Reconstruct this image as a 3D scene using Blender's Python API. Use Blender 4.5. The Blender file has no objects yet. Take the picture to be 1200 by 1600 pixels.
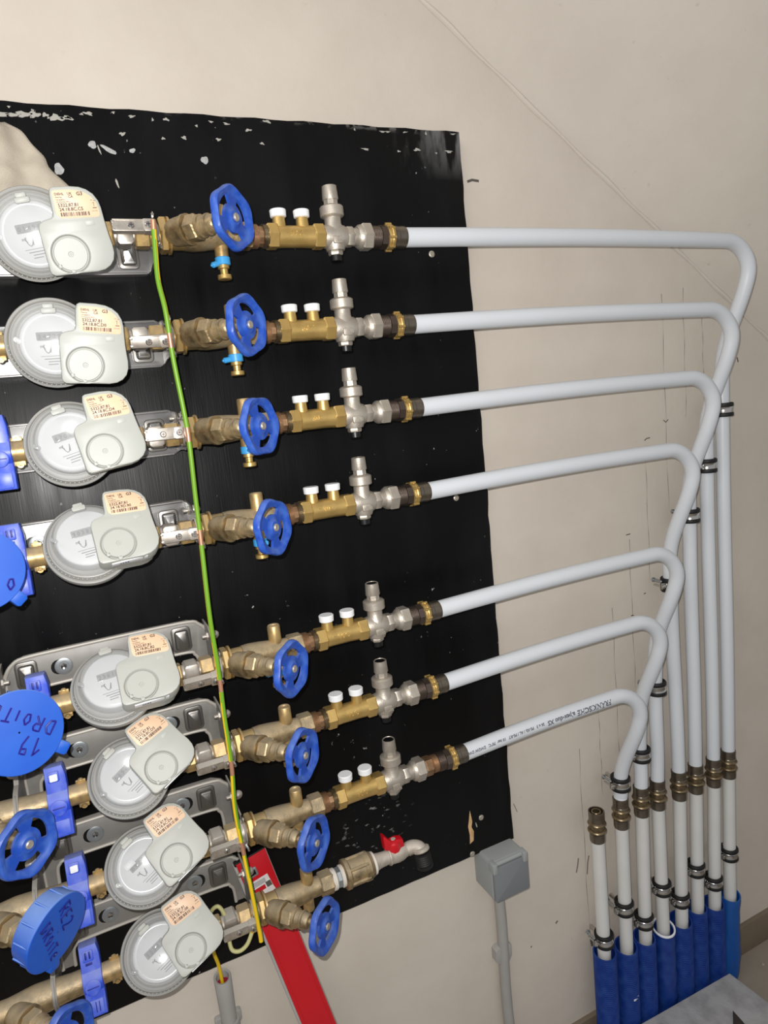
import bpy, bmesh, math, random
from mathutils import Vector, Matrix
random.seed(7)
S = bpy.context.scene
C = S.collection
PI = math.pi

# ---------------------------------------------------------------- camera
cam_d = bpy.data.cameras.new('camera')
cam = bpy.data.objects.new('camera', cam_d)
C.objects.link(cam)
cam_d.sensor_fit = 'VERTICAL'
cam_d.sensor_height = 36.0
cam_d.lens = 1058.4 / 1600.0 * 36.0
cam_d.clip_start = 0.02
cam_pos = Vector((0.0, -1.0, 1.40))
right = Vector((0.89956, -0.42503, -0.10070))
up = Vector((0.15903, 0.10396, 0.98178))
fwd = Vector((0.40682, 0.89919, -0.16112))
right.normalize(); fwd = (fwd - right * fwd.dot(right)).normalized(); up = right.cross(fwd)
m = Matrix((right, up, -fwd)).transposed().to_4x4()
m.translation = cam_pos
cam.matrix_world = m
S.camera = cam

# ---------------------------------------------------------------- world, light, exposure
wd = bpy.data.worlds.new('world'); S.world = wd
wd.use_nodes = True
bg = wd.node_tree.nodes['Background']
bg.inputs[0].default_value = (0.97, 0.98, 1.0, 1)
bg.inputs[1].default_value = 0.38

def point_light(name, loc, power, radius, col):
    l = bpy.data.lights.new(name, 'POINT'); l.energy = power; l.shadow_soft_size = radius; l.color = col
    o = bpy.data.objects.new(name, l); o.location = loc; C.objects.link(o); return o
# the phone's own lamp, a little up and left of its lens
point_light('phone_lamp', cam_pos - right * 0.022 + up * 0.026, 39.0, 0.004, (1.0, 0.98, 0.95))
# soft overhead fill added high on the viewer's left, no lamp known there
al = bpy.data.lights.new('overhead_fill', 'AREA'); al.energy = 9.0; al.size = 1.1; al.color = (1.0, 0.97, 0.93)
ao = bpy.data.objects.new('overhead_fill', al); ao.location = (-0.9, -1.0, 2.7); C.objects.link(ao)
ao.rotation_euler = (Vector((0.7, 0, 1.1)) - ao.location).to_track_quat('-Z', 'Y').to_euler()
S.view_settings.view_transform = 'Standard'
S.view_settings.look = 'None'
S.view_settings.exposure = 0.10
S.view_settings.gamma = 1.0
S.view_settings.use_curve_mapping = False

# ---------------------------------------------------------------- materials
def lin(c):
    return tuple(((x / 255) / 12.92 if x / 255 <= 0.04045 else ((x / 255 + 0.055) / 1.055) ** 2.4) for x in c) + (1,)

def material(name, rgb, rough=0.5, metal=0.0, dust=0.0, dust_rgb=(150, 145, 136), mottle=0.0, mottle_rgb=None, mscale=60,
             bump=0.0, bscale=200, alpha=1.0, coat=0.0, spec=0.5, rvar=0.0):
    mt = bpy.data.materials.new(name); mt.use_nodes = True
    nt = mt.node_tree; N = nt.nodes; L = nt.links
    b = N['Principled BSDF']
    b.inputs['Base Color'].default_value = lin(rgb)
    b.inputs['Roughness'].default_value = rough
    b.inputs['Metallic'].default_value = metal
    b.inputs['Alpha'].default_value = alpha
    b.inputs['Coat Weight'].default_value = coat
    b.inputs['Specular IOR Level'].default_value = spec
    tc = N.new('ShaderNodeTexCoord')
    col = None
    nz = N.new('ShaderNodeTexNoise'); nz.inputs['Scale'].default_value = mscale; nz.inputs['Detail'].default_value = 5
    L.new(tc.outputs['Object'], nz.inputs['Vector'])
    if mottle > 0:
        r = N.new('ShaderNodeMapRange'); r.inputs[1].default_value = 0.42; r.inputs[2].default_value = 0.68
        L.new(nz.outputs['Fac'], r.inputs[0])
        mu = N.new('ShaderNodeMath'); mu.operation = 'MULTIPLY'; mu.inputs[1].default_value = mottle
        L.new(r.outputs[0], mu.inputs[0])
        mx = N.new('ShaderNodeMix'); mx.data_type = 'RGBA'
        mx.inputs[6].default_value = lin(rgb); mx.inputs[7].default_value = lin(mottle_rgb or rgb)
        L.new(mu.outputs[0], mx.inputs[0]); col = mx.outputs[2]
    if dust > 0:   # settled dust: lies on faces that look up
        ge = N.new('ShaderNodeNewGeometry'); sx = N.new('ShaderNodeSeparateXYZ'); L.new(ge.outputs['Normal'], sx.inputs[0])
        r = N.new('ShaderNodeMapRange'); r.inputs[1].default_value = 0.15; r.inputs[2].default_value = 0.95
        L.new(sx.outputs['Z'], r.inputs[0])
        ad = N.new('ShaderNodeMath'); ad.operation = 'MULTIPLY_ADD'; ad.inputs[1].default_value = 1.0; ad.inputs[2].default_value = 0.5
        L.new(nz.outputs['Fac'], ad.inputs[0])
        mu = N.new('ShaderNodeMath'); mu.operation = 'MULTIPLY'; L.new(r.outputs[0], mu.inputs[0]); L.new(ad.outputs[0], mu.inputs[1])
        mu2 = N.new('ShaderNodeMath'); mu2.operation = 'MULTIPLY'; mu2.inputs[1].default_value = dust; mu2.use_clamp = True
        L.new(mu.outputs[0], mu2.inputs[0])
        mx = N.new('ShaderNodeMix'); mx.data_type = 'RGBA'
        mx.inputs[6].default_value = lin(rgb); mx.inputs[7].default_value = lin(dust_rgb)
        if col: L.new(col, mx.inputs[6])
        L.new(mu2.outputs[0], mx.inputs[0]); col = mx.outputs[2]
        if metal > 0:
            iv = N.new('ShaderNodeMath'); iv.operation = 'MULTIPLY_ADD'; iv.inputs[1].default_value = -metal; iv.inputs[2].default_value = metal
            L.new(mu2.outputs[0], iv.inputs[0]); L.new(iv.outputs[0], b.inputs['Metallic'])
        rr = N.new('ShaderNodeMath'); rr.operation = 'MULTIPLY_ADD'; rr.inputs[1].default_value = 0.9 - rough; rr.inputs[2].default_value = rough
        L.new(mu2.outputs[0], rr.inputs[0]); L.new(rr.outputs[0], b.inputs['Roughness'])
    if col: L.new(col, b.inputs['Base Color'])
    if bump > 0:
        n2 = N.new('ShaderNodeTexNoise'); n2.inputs['Scale'].default_value = bscale; n2.inputs['Detail'].default_value = 3
        L.new(tc.outputs['Object'], n2.inputs['Vector'])
        bp = N.new('ShaderNodeBump'); bp.inputs['Strength'].default_value = bump; bp.inputs['Distance'].default_value = 0.001
        L.new(n2.outputs['Fac'], bp.inputs['Height']); L.new(bp.outputs[0], b.inputs['Normal'])
    return mt

M = {}
M['brass'] = material('aged_brass', (196, 166, 112), 0.40, 0.7, dust=0.55, dust_rgb=(172, 160, 138), mottle=0.7, mottle_rgb=(122, 104, 78), mscale=90, bump=0.12, bscale=500)
M['union_brass'] = material('worn_union_brass', (204, 174, 114), 0.36, 0.8, dust=0.35, dust_rgb=(176, 166, 146), mottle=0.4, mottle_rgb=(150, 126, 82), mscale=60)
M['dirty_brass'] = material('dirty_brass', (176, 154, 116), 0.42, 0.75, dust=0.5, dust_rgb=(166, 156, 138), mottle=0.9, mottle_rgb=(104, 90, 66), mscale=70, bump=0.3, bscale=400)
M['gold_brass'] = material('bright_brass', (204, 172, 106), 0.38, 0.75, mottle=0.4, mottle_rgb=(156, 128, 74), mscale=50, bump=0.15, bscale=600)
M['red_brass'] = material('reddish_brass', (170, 134, 102), 0.4, 0.8, mottle=0.6, mottle_rgb=(104, 82, 60), mscale=90)
M['bronze'] = material('dark_bronze', (138, 122, 96), 0.34, 0.85, mottle=0.7, mottle_rgb=(84, 70, 52), mscale=90)
M['nickel'] = material('satin_nickel', (188, 180, 168), 0.45, 0.7, mottle=0.35, mottle_rgb=(136, 127, 116), mscale=60, bump=0.25, bscale=700)
M['dark_metal'] = material('dark_threaded_metal', (104, 92, 84), 0.38, 0.9)
M['sleeve'] = material('pressed_steel_sleeve', (128, 120, 108), 0.3, 0.9, mottle=0.5, mottle_rgb=(92, 84, 74), mscale=80)
M['chrome'] = material('bright_zinc', (205, 203, 200), 0.2, 1.0)
M['galv'] = material('galvanised_sheet', (150, 149, 148), 0.36, 0.85, dust=0.9, dust_rgb=(128, 124, 118), mottle=0.5, mottle_rgb=(112, 110, 108), mscale=25)
M['galv_dusty'] = material('dusty_galvanised_sheet', (146, 143, 139), 0.5, 0.45, dust=0.9, dust_rgb=(150, 145, 137), mottle=0.5, mottle_rgb=(110, 107, 103), mscale=25)
M['dark_steel'] = material('dark_glossy_steel', (124, 121, 117), 0.38, 0.8)
M['lip'] = material('dusty_pressed_lip', (178, 173, 165), 0.55, 0.3)
M['clampmetal'] = material('earth_clamp_metal', (196, 188, 178), 0.35, 0.8, dust=0.8, dust_rgb=(166, 161, 153), mottle=0.4, mottle_rgb=(146, 136, 124), mscale=150)
M['plastic'] = material('pale_grey_plastic', (162, 164, 158), 0.45, 0, dust=0.3, dust_rgb=(176, 173, 164), mottle=0.25, mottle_rgb=(158, 159, 152), mscale=40)
M['body_plastic'] = material('grey_meter_plastic', (146, 146, 142), 0.4, 0, dust=0.3, dust_rgb=(160, 156, 148))
M['clear'] = material('clear_meter_plastic', (176, 178, 178), 0.16, 0, alpha=0.34, mottle=0.2, mottle_rgb=(200, 200, 196), mscale=30)
M['dial'] = material('white_dial', (212, 214, 216), 0.5)
M['window'] = material('register_window', (150, 152, 154), 0.1)
M['print'] = material('print_brown', (66, 44, 36), 0.6)
M['print_faint'] = material('print_faint_grey', (112, 112, 114), 0.6)
M['label'] = material('peach_label', (218, 184, 152), 0.45, mottle=0.2, mottle_rgb=(210, 176, 144), mscale=40)
M['blue'] = material('blue_handwheel_plastic', (20, 66, 162), 0.42, mottle=0.55, mottle_rgb=(70, 108, 184), mscale=70, dust=0.3, dust_rgb=(116, 138, 188))
M['blue_cap'] = material('bright_blue_plastic', (12, 78, 180), 0.42, mottle=0.3, mottle_rgb=(30, 96, 196), mscale=25, dust=0.75, dust_rgb=(118, 146, 196))
M['blue_clip'] = material('blue_seal_plastic', (38, 72, 196), 0.38, mottle=0.65, mottle_rgb=(104, 122, 202), mscale=60, dust=0.9, dust_rgb=(128, 140, 200))
M['dark_blue'] = material('deep_blue_slot', (10, 24, 120), 0.5)
M['sky_blue'] = material('light_blue_plastic', (60, 152, 212), 0.4)
M['navy'] = material('corrugated_blue_plastic', (10, 46, 122), 0.45, mottle=0.5, mottle_rgb=(42, 78, 146), mscale=45)
M['navy_light'] = material('smooth_blue_plastic', (16, 74, 146), 0.4, mottle=0.2, mottle_rgb=(30, 90, 150), mscale=30)
M['white_cap'] = material('white_plastic', (226, 228, 230), 0.4)
M['pipe'] = material('white_pipe', (204, 208, 213), 0.38, mottle=0.15, mottle_rgb=(196, 198, 202), mscale=12)
M['pipe_ink'] = material('pipe_ink', (92, 94, 102), 0.6)
M['lower_pipe'] = material('white_pipe_matt', (206, 206, 203), 0.42, mottle=0.3, mottle_rgb=(190, 188, 182), mscale=15)
M['rubber'] = material('black_rubber', (14, 13, 14), 0.6)
M['black'] = material('black_plastic', (12, 12, 13), 0.35)
M['red'] = material('red_enamel', (186, 18, 30), 0.35, mottle=0.2, mottle_rgb=(160, 14, 26), mscale=20)
M['red_inside'] = material('crimson_foam', (150, 20, 50), 0.7)
M['sticker'] = material('worn_white_sticker', (214, 208, 206), 0.6, mottle=0.4, mottle_rgb=(180, 176, 178), mscale=120)
M['green'] = material('green_insulation', (106, 152, 34), 0.4)
M['yellow'] = material('yellow_insulation', (222, 184, 26), 0.4)
M['pale_yellow'] = material('dusty_yellow_insulation', (176, 172, 120), 0.55)
M['copper'] = material('bare_copper', (204, 150, 120), 0.4, 0.6)
M['grey_box'] = material('grey_socket_plastic', (146, 150, 150), 0.5, dust=0.25, dust_rgb=(150, 150, 146))
M['grey_flap'] = material('dark_grey_flap', (118, 121, 124), 0.5)
M['conduit'] = material('grey_conduit', (158, 156, 152), 0.55, mottle=0.3, mottle_rgb=(144, 141, 136), mscale=20)
M['tape'] = material('white_thread_tape', (206, 200, 190), 0.7)
M['galv_pipe'] = material('zinc_nipple', (158, 163, 166), 0.4, 0.7)
M['tap'] = material('scaled_tap_body', (178, 170, 158), 0.5, 0.4, dust=0.5, dust_rgb=(190, 184, 174), mottle=0.5, mottle_rgb=(140, 128, 112), mscale=120)
M['rag'] = material('beige_cloth', (186, 176, 160), 0.9, mottle=0.5, mottle_rgb=(168, 158, 142), mscale=60, bump=0.6, bscale=900)
M['ink'] = material('marker_ink', (8, 20, 112), 0.5)
M['ink_purple'] = material('purple_marker_ink', (22, 12, 118), 0.5)
M['pencil'] = material('pencil_mark', (118, 110, 104), 0.8)
M['dark_mark'] = material('dark_smudge', (84, 78, 72), 0.9)
M['wood'] = material('bare_wood', (206, 170, 124), 0.7, mottle=0.5, mottle_rgb=(172, 130, 84), mscale=90)
M['dark_brown'] = material('dark_brown_wedge', (52, 44, 40), 0.7)
M['chip'] = material('grey_filler', (152, 152, 152), 0.8, mottle=0.5, mottle_rgb=(190, 190, 188), mscale=300)
M['paintdrop'] = material('dried_wall_paint', (160, 157, 150), 0.8)

def wall_material(name, base, dark):
    mt = bpy.data.materials.new(name); mt.use_nodes = True
    nt = mt.node_tree; N = nt.nodes; L = nt.links; b = N['Principled BSDF']
    b.inputs['Roughness'].default_value = 0.75; b.inputs['Specular IOR Level'].default_value = 0.25
    ge = N.new('ShaderNodeNewGeometry')
    n1 = N.new('ShaderNodeTexNoise'); n1.inputs['Scale'].default_value = 3.2; n1.inputs['Detail'].default_value = 6; n1.inputs['Roughness'].default_value = 0.62
    L.new(ge.outputs['Position'], n1.inputs['Vector'])
    r = N.new('ShaderNodeMapRange'); r.inputs[1].default_value = 0.35; r.inputs[2].default_value = 0.72; L.new(n1.outputs['Fac'], r.inputs[0])
    mx = N.new('ShaderNodeMix'); mx.data_type = 'RGBA'; mx.inputs[6].default_value = lin(base); mx.inputs[7].default_value = lin(dark)
    L.new(r.outputs[0], mx.inputs[0])
    n2 = N.new('ShaderNodeTexNoise'); n2.inputs['Scale'].default_value = 60; n2.inputs['Detail'].default_value = 4
    L.new(ge.outputs['Position'], n2.inputs['Vector'])
    r2 = N.new('ShaderNodeMapRange'); r2.inputs[1].default_value = 0.70; r2.inputs[2].default_value = 0.80; r2.inputs[4].default_value = 0.35
    L.new(n2.outputs['Fac'], r2.inputs[0])
    m2 = N.new('ShaderNodeMix'); m2.data_type = 'RGBA'; m2.inputs[7].default_value = lin((150, 136, 120))
    L.new(mx.outputs[2], m2.inputs[6]); L.new(r2.outputs[0], m2.inputs[0])
    L.new(m2.outputs[2], b.inputs['Base Color'])
    n3 = N.new('ShaderNodeTexNoise'); n3.inputs['Scale'].default_value = 14; n3.inputs['Detail'].default_value = 8; n3.inputs['Roughness'].default_value = 0.6
    L.new(ge.outputs['Position'], n3.inputs['Vector'])
    bp = N.new('ShaderNodeBump'); bp.inputs['Strength'].default_value = 0.35; bp.inputs['Distance'].default_value = 0.004
    L.new(n3.outputs['Fac'], bp.inputs['Height']); L.new(bp.outputs[0], b.inputs['Normal'])
    return mt
M['wall'] = wall_material('cream_wall_paint', (205, 196, 184), (192, 182, 170))
M['ceiling'] = wall_material('cream_soffit_paint', (204, 196, 185), (192, 183, 172))
M['skirting'] = wall_material('grey_cement_skirting', (126, 112, 96), (108, 96, 82))
M['floor'] = wall_material('cement_floor', (150, 142, 130), (128, 120, 110))

def slab_material():
    mt = material('speckled_concrete', (172, 172, 174), 0.85, mottle=0.7, mottle_rgb=(134, 134, 136), mscale=26, bump=0.5, bscale=300)
    return mt
M['slab'] = slab_material()

def board_material():
    mt = bpy.data.materials.new('black_painted_board'); mt.use_nodes = True
    nt = mt.node_tree; N = nt.nodes; L = nt.links; b = N['Principled BSDF']
    tc = N.new('ShaderNodeTexCoord')
    def noise(sc, scale, det=6, w=None):
        mp = N.new('ShaderNodeMapping'); mp.inputs['Scale'].default_value = sc; L.new(tc.outputs['Object'], mp.inputs['Vector'])
        n = N.new('ShaderNodeTexNoise'); n.inputs['Scale'].default_value = scale; n.inputs['Detail'].default_value = det
        L.new(mp.outputs[0], n.inputs['Vector']); return n
    def rng(src, a, bb, c=0, d=1):
        r = N.new('ShaderNodeMapRange'); r.inputs[1].default_value = a; r.inputs[2].default_value = bb; r.inputs[3].default_value = c; r.inputs[4].default_value = d
        L.new(src, r.inputs[0]); return r.outputs[0]
    def mixc(f, a, bb):
        mx = N.new('ShaderNodeMix'); mx.data_type = 'RGBA'
        if isinstance(a, tuple): mx.inputs[6].default_value = a
        else: L.new(a, mx.inputs[6])
        mx.inputs[7].default_value = bb; L.new(f, mx.inputs[0]); return mx.outputs[2]
    def mul(a, bb):
        mu = N.new('ShaderNodeMath'); mu.operation = 'MULTIPLY'; L.new(a, mu.inputs[0])
        if isinstance(bb, float): mu.inputs[1].default_value = bb
        else: L.new(bb, mu.inputs[1])
        return mu.outputs[0]
    n1 = noise((1, 1, 0.35), 9)
    c = mixc(rng(n1.outputs['Fac'], .5, .75, 0, .6), lin((9, 9, 10)), lin((24, 24, 26)))
    n2 = noise((1, 1, 0.8), 130, 3)     # tiny flecks of paint
    n3 = noise((1, 1, 1), 5, 2)
    c = mixc(mul(rng(n2.outputs['Fac'], .73, .76), rng(n3.outputs['Fac'], .5, .62)), c, lin((170, 168, 164)))
    # more flecks along the top edge, on the upper right corner and by the tap
    sp = N.new('ShaderNodeSeparateXYZ'); L.new(tc.outputs['Object'], sp.inputs[0])
    n4 = noise((1, 1, 2.0), 45, 8)
    top = rng(sp.outputs['Z'], 1.235, 1.262)
    c = mixc(mul(rng(n4.outputs['Fac'], .56, .62), top), c, lin((168, 165, 160)))
    n5 = noise((1.6, 1, 0.5), 30, 8)
    cor = mul(rng(sp.outputs['X'], 0.83, 0.95), rng(sp.outputs['Z'], 1.17, 1.26))
    c = mixc(mul(rng(n5.outputs['Fac'], .48, .62), mul(cor, 1.0)), c, lin((128, 128, 128)))
    vm = N.new('ShaderNodeVectorMath'); vm.operation = 'DISTANCE'; vm.inputs[1].default_value = (0.675, 0, 0.13); L.new(tc.outputs['Object'], vm.inputs[0])
    n6 = noise((1, 1, 2), 60, 8)
    c = mixc(mul(rng(n6.outputs['Fac'], .62, .68), rng(vm.outputs['Value'], .085, .03)), c, lin((130, 130, 130)))
    L.new(c, b.inputs['Base Color'])
    rn = noise((1, 1, .15), 40)
    L.new(rng(rn.outputs['Fac'], .3, .7, .30, .44), b.inputs['Roughness'])
    b.inputs['Specular IOR Level'].default_value = 0.16
    bn = noise((3, 1, .12), 160, 3)
    bp = N.new('ShaderNodeBump'); bp.inputs['Strength'].default_value = 0.15; bp.inputs['Distance'].default_value = 0.001
    L.new(bn.outputs['Fac'], bp.inputs['Height']); L.new(bp.outputs[0], b.inputs['Normal'])
    return mt
M['board'] = board_material()

# ---------------------------------------------------------------- mesh building helpers
def frame(axis, ref=None):
    a = Vector(axis).normalized()
    r = Vector(ref) if ref is not None else (Vector((0, 0, 1)) if abs(a.z) < 0.9 else Vector((1, 0, 0)))
    u = (r - a * r.dot(a)).normalized(); v = a.cross(u)
    return a, u, v

class MB:
    def __init__(s): s.v = []; s.f = []; s.mi = []
    def add(s, vs, fs, mi=0):
        o = len(s.v); s.v += [Vector(p) for p in vs]
        for f in fs: s.f.append([o + i for i in f]); s.mi.append(mi)
    def lathe(s, prof, org=(0, 0, 0), axis=(1, 0, 0), n=24, ref=None, close=True, mi=0, phase=0.0):
        """prof: (along, radius) pairs; spun about the axis"""
        a, u, v = frame(axis, ref); o = Vector(org); vs = []; fs = []
        for t, r in prof:
            for k in range(n):
                an = 2 * PI * k / n + phase
                vs.append(o + a * t + (u * math.cos(an) + v * math.sin(an)) * r)
        for i in range(len(prof) - 1):
            for k in range(n):
                k2 = (k + 1) % n
                fs.append([i * n + k, i * n + k2, (i + 1) * n + k2, (i + 1) * n + k])
        if close:
            fs.append(list(range(n))[::-1]); fs.append([(len(prof) - 1) * n + k for k in range(n)])
        s.add(vs, fs, mi); return s
    def cyl(s, p, axis, L, r, n=24, bev=0.0008, r2=None, mi=0):
        r2 = r if r2 is None else r2; bev = min(bev, L * .3)
        return s.lathe([(0, r - bev), (bev, r), (L - bev, r2), (L, r2 - bev)], p, axis, n, mi=mi)
    def hexa(s, p, axis, L, r, ref=None, mi=0, n=6, phase=0.5):
        c = min(0.0018, L * .25)
        return s.lathe([(0, r * .93), (c, r * 1.03), (L - c, r * 1.03), (L, r * .93)], p, axis, n, ref=ref, mi=mi, phase=phase)
    def ridges(s, p, axis, L, r, dep, cnt, n=24, mi=0):
        pr = [(0, r - dep)]
        for i in range(cnt):
            t = L * i / cnt; d = L / cnt
            pr += [(t + d * .25, r), (t + d * .5, r), (t + d * .8, r - dep)]
        pr.append((L, r - dep))
        return s.lathe(pr, p, axis, n, mi=mi)
    def tube(s, pts, r, n=16, mi=0, stripe=None, cap=True, rf=None):
        pts = [Vector(p) for p in pts]; N_ = len(pts); T = []
        for i in range(N_):
            T.append((pts[min(i + 1, N_ - 1)] - pts[max(i - 1, 0)]).normalized())
        a, u, v = frame(T[0]); vs = []; fs = []; mis = []
        for i in range(N_):
            if i:
                u = (u - T[i] * u.dot(T[i])).normalized()
            v = T[i].cross(u)
            rr = rf(i) if rf else r
            for k in range(n):
                an = 2 * PI * k / n
                vs.append(pts[i] + (u * math.cos(an) + v * math.sin(an)) * rr)
        for i in range(N_ - 1):
            for k in range(n):
                k2 = (k + 1) % n
                fs.append([i * n + k, i * n + k2, (i + 1) * n + k2, (i + 1) * n + k])
                mis.append(stripe(i, k) if stripe else mi)
        if cap:
            fs.append(list(range(n))[::-1]); mis.append(mis[0]); fs.append([(N_ - 1) * n + k for k in range(n)]); mis.append(mis[-1])
        o = len(s.v); s.v += vs
        for f, q in zip(fs, mis): s.f.append([o + i for i in f]); s.mi.append(q)
        return s
    def prism(s, out, w0, w1, bev=0.0, fr=None, mi=0, hole=None):
        """outline (u,v) counter-clockwise, extruded w0..w1 with a bevelled front; fr = (origin, U, V, W)"""
        o, U, V, W = fr if fr else (Vector((0, 0, 0)), Vector((1, 0, 0)), Vector((0, 0, 1)), Vector((0, -1, 0)))
        n = len(out)
        def inset(d):
            res = []
            for i in range(n):
                p0 = Vector(out[i - 1]); p1 = Vector(out[i]); p2 = Vector(out[(i + 1) % n])
                e1 = (p1 - p0).normalized(); e2 = (p2 - p1).normalized()
                n1 = Vector((-e1.y, e1.x)); n2 = Vector((-e2.y, e2.x)); nn = (n1 + n2)
                if nn.length < 1e-6: nn = n1
                nn.normalize(); k = max(0.4, nn.dot(n1)); res.append(p1 + nn * d / k)
            return res
        rings = [(out, w0), (out, w1 - bev)]
        if bev > 0:
            rings += [(inset(bev * .3), w1 - bev * .3), (inset(bev), w1)]
        vs = []
        for ring, w in rings:
            vs += [o + U * p[0] + V * p[1] + W * w for p in ring]
        fs = []
        for i in range(len(rings) - 1):
            for k in range(n):
                k2 = (k + 1) % n; fs.append([i * n + k, i * n + k2, (i + 1) * n + k2, (i + 1) * n + k])
        fs.append(list(range(n))[::-1])
        if hole:
            from mathutils.geometry import tessellate_polygon
            last = [Vector((p[0], p[1], 0)) for p in rings[-1][0]]
            ci = [Vector((hole[0] + hole[2] * math.cos(2 * PI * k / 48), hole[1] + hole[2] * math.sin(2 * PI * k / 48), 0)) for k in range(48)]
            b0 = (len(rings) - 1) * n; c0 = len(vs)
            vs += [o + U * p.x + V * p.y + W * rings[-1][1] for p in ci]
            for tri in tessellate_polygon([last, ci]): fs.append([b0 + q if q < n else c0 + q - n for q in tri])
        else: fs.append([(len(rings) - 1) * n + k for k in range(n)])
        s.add(vs, fs, mi); return s
    def box(s, c, d, bev=0.0008, fr=None, mi=0):
        """box centred at c with sizes d=(u, v, w) in the frame"""
        o, U, V, W = fr if fr else (Vector((0, 0, 0)), Vector((1, 0, 0)), Vector((0, 0, 1)), Vector((0, -1, 0)))
        o2 = o + U * c[0] + V * c[1] + W * c[2]
        a, b = d[0] / 2, d[1] / 2; q = min(bev * 1.5, a * .5, b * .5)
        out = [(a - q, -b), (a, -b + q), (a, b - q), (a - q, b), (-a + q, b), (-a, b - q), (-a, -b + q), (-a + q, -b)]
        return s.prism(out, -d[2] / 2, d[2] / 2, min(bev, d[2] * .3), (o2, U, V, W), mi)
    def mesh_text(s, txt, size, fr, align='LEFT', depth=0.0002, mi=0, bend=None):
        for vs, fs in [text_geo(txt, size, align, depth)]:
            if bend: s.add([bend(p) for p in vs], fs, mi)
            else:
                o, U, V, W = fr
                s.add([o + U * p.x + V * p.y + W * p.z for p in vs], fs, mi)
        return s
    def build(s, name, mats, parent=None, org=(0, 0, 0), smooth=35, place=None):
        me = bpy.data.meshes.new(name); og = Vector(org)
        me.from_pydata([tuple(p - og) for p in s.v], [], s.f); me.update()
        if not isinstance(mats, (list, tuple)): mats = [mats]
        for q in mats: me.materials.append(M[q])
        me.polygons.foreach_set('material_index', s.mi)
        bm = bmesh.new(); bm.from_mesh(me); bmesh.ops.recalc_face_normals(bm, faces=bm.faces); bm.to_mesh(me); bm.free()
        me.polygons.foreach_set('use_smooth', [True] * len(me.polygons))
        me.set_sharp_from_angle(angle=math.radians(smooth))
        o = bpy.data.objects.new(name, me); C.objects.link(o)
        if parent: o.parent = parent
        if place is not None: o.location = place
        return o

_tc = {}
def text_geo(txt, size, align, depth):
    key = (txt, size, align, depth)
    if key in _tc: return _tc[key]
    cu = bpy.data.curves.new('t', 'FONT'); cu.body = txt; cu.size = size; cu.align_x = align; cu.extrude = depth / 2; cu.resolution_u = 2; cu.offset = size * 0.028
    ob = bpy.data.objects.new('t', cu); C.objects.link(ob)
    dg = bpy.context.evaluated_depsgraph_get(); dg.update()
    me = bpy.data.meshes.new_from_object(ob.evaluated_get(dg))
    r = ([v.co.copy() for v in me.vertices], [list(p.vertices) for p in me.polygons])
    bpy.data.objects.remove(ob); bpy.data.curves.remove(cu); bpy.data.meshes.remove(me)
    _tc[key] = r; return r

def tag(o, label=None, cat=None, group=None, kind=None):
    if label: o['label'] = label
    if cat: o['category'] = cat
    if group: o['group'] = group
    if kind: o['kind'] = kind
    return o
def thing(name, loc, label, cat, group=None, rot=None):
    o = bpy.data.objects.new(name, None); o.empty_display_size = 0.02; C.objects.link(o); o.location = loc
    if rot is not None: o.rotation_euler = rot
    return tag(o, label, cat, group)
def copy_tree(o, loc, label):
    r = o.copy(); C.objects.link(r); r.location = loc; r['label'] = label
    for ch in list(o.children):
        c = ch.copy(); C.objects.link(c); c.parent = r
        for g in list(ch.children):
            d = g.copy(); C.objects.link(d); d.parent = c
    return r
def spline(pts, seg=8):
    P = [Vector(p) for p in pts]; out = []
    for i in range(len(P) - 1):
        p0 = P[max(i - 1, 0)]; p1 = P[i]; p2 = P[i + 1]; p3 = P[min(i + 2, len(P) - 1)]
        for k in range(seg):
            t = k / seg
            out.append(0.5 * ((2 * p1) + (p2 - p0) * t + (2 * p0 - 5 * p1 + 4 * p2 - p3) * t * t + (3 * p1 - p0 - 3 * p2 + p3) * t ** 3))
    out.append(P[-1]); return out
def circle(r, n=32, cx=0, cy=0, a0=0, a1=2 * PI, full=True):
    return [(cx + r * math.cos(a0 + (a1 - a0) * k / (n if full else n - 1)), cy + r * math.sin(a0 + (a1 - a0) * k / (n if full else n - 1))) for k in range(n)]
def rrect(x0, y0, x1, y1, r, n=5):
    p = []
    for cx, cy, a in ((x1 - r, y0 + r, -PI / 2), (x1 - r, y1 - r, 0), (x0 + r, y1 - r, PI / 2), (x0 + r, y0 + r, PI)):
        p += [(cx + r * math.cos(a + PI / 2 * k / (n - 1)), cy + r * math.sin(a + PI / 2 * k / (n - 1))) for k in range(n)]
    return p

X = Vector((1, 0, 0)); Y = Vector((0, 1, 0)); Zv = Vector((0, 0, 1))
WALLF = (Vector((0, 0, 0)), X, Zv, Vector((0, -1, 0)))      # u = right, v = up, w = out of the wall
def wf(x, y, z): return (Vector((x, y, z)), X, Zv, Vector((0, -1, 0)))

# ---------------------------------------------------------------- the setting
def struct(name, mb, mat, label, cat, org=(0, 0, 0)):
    return tag(mb.build(name, mat, None, org, place=org), label, cat, kind='structure')
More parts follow.
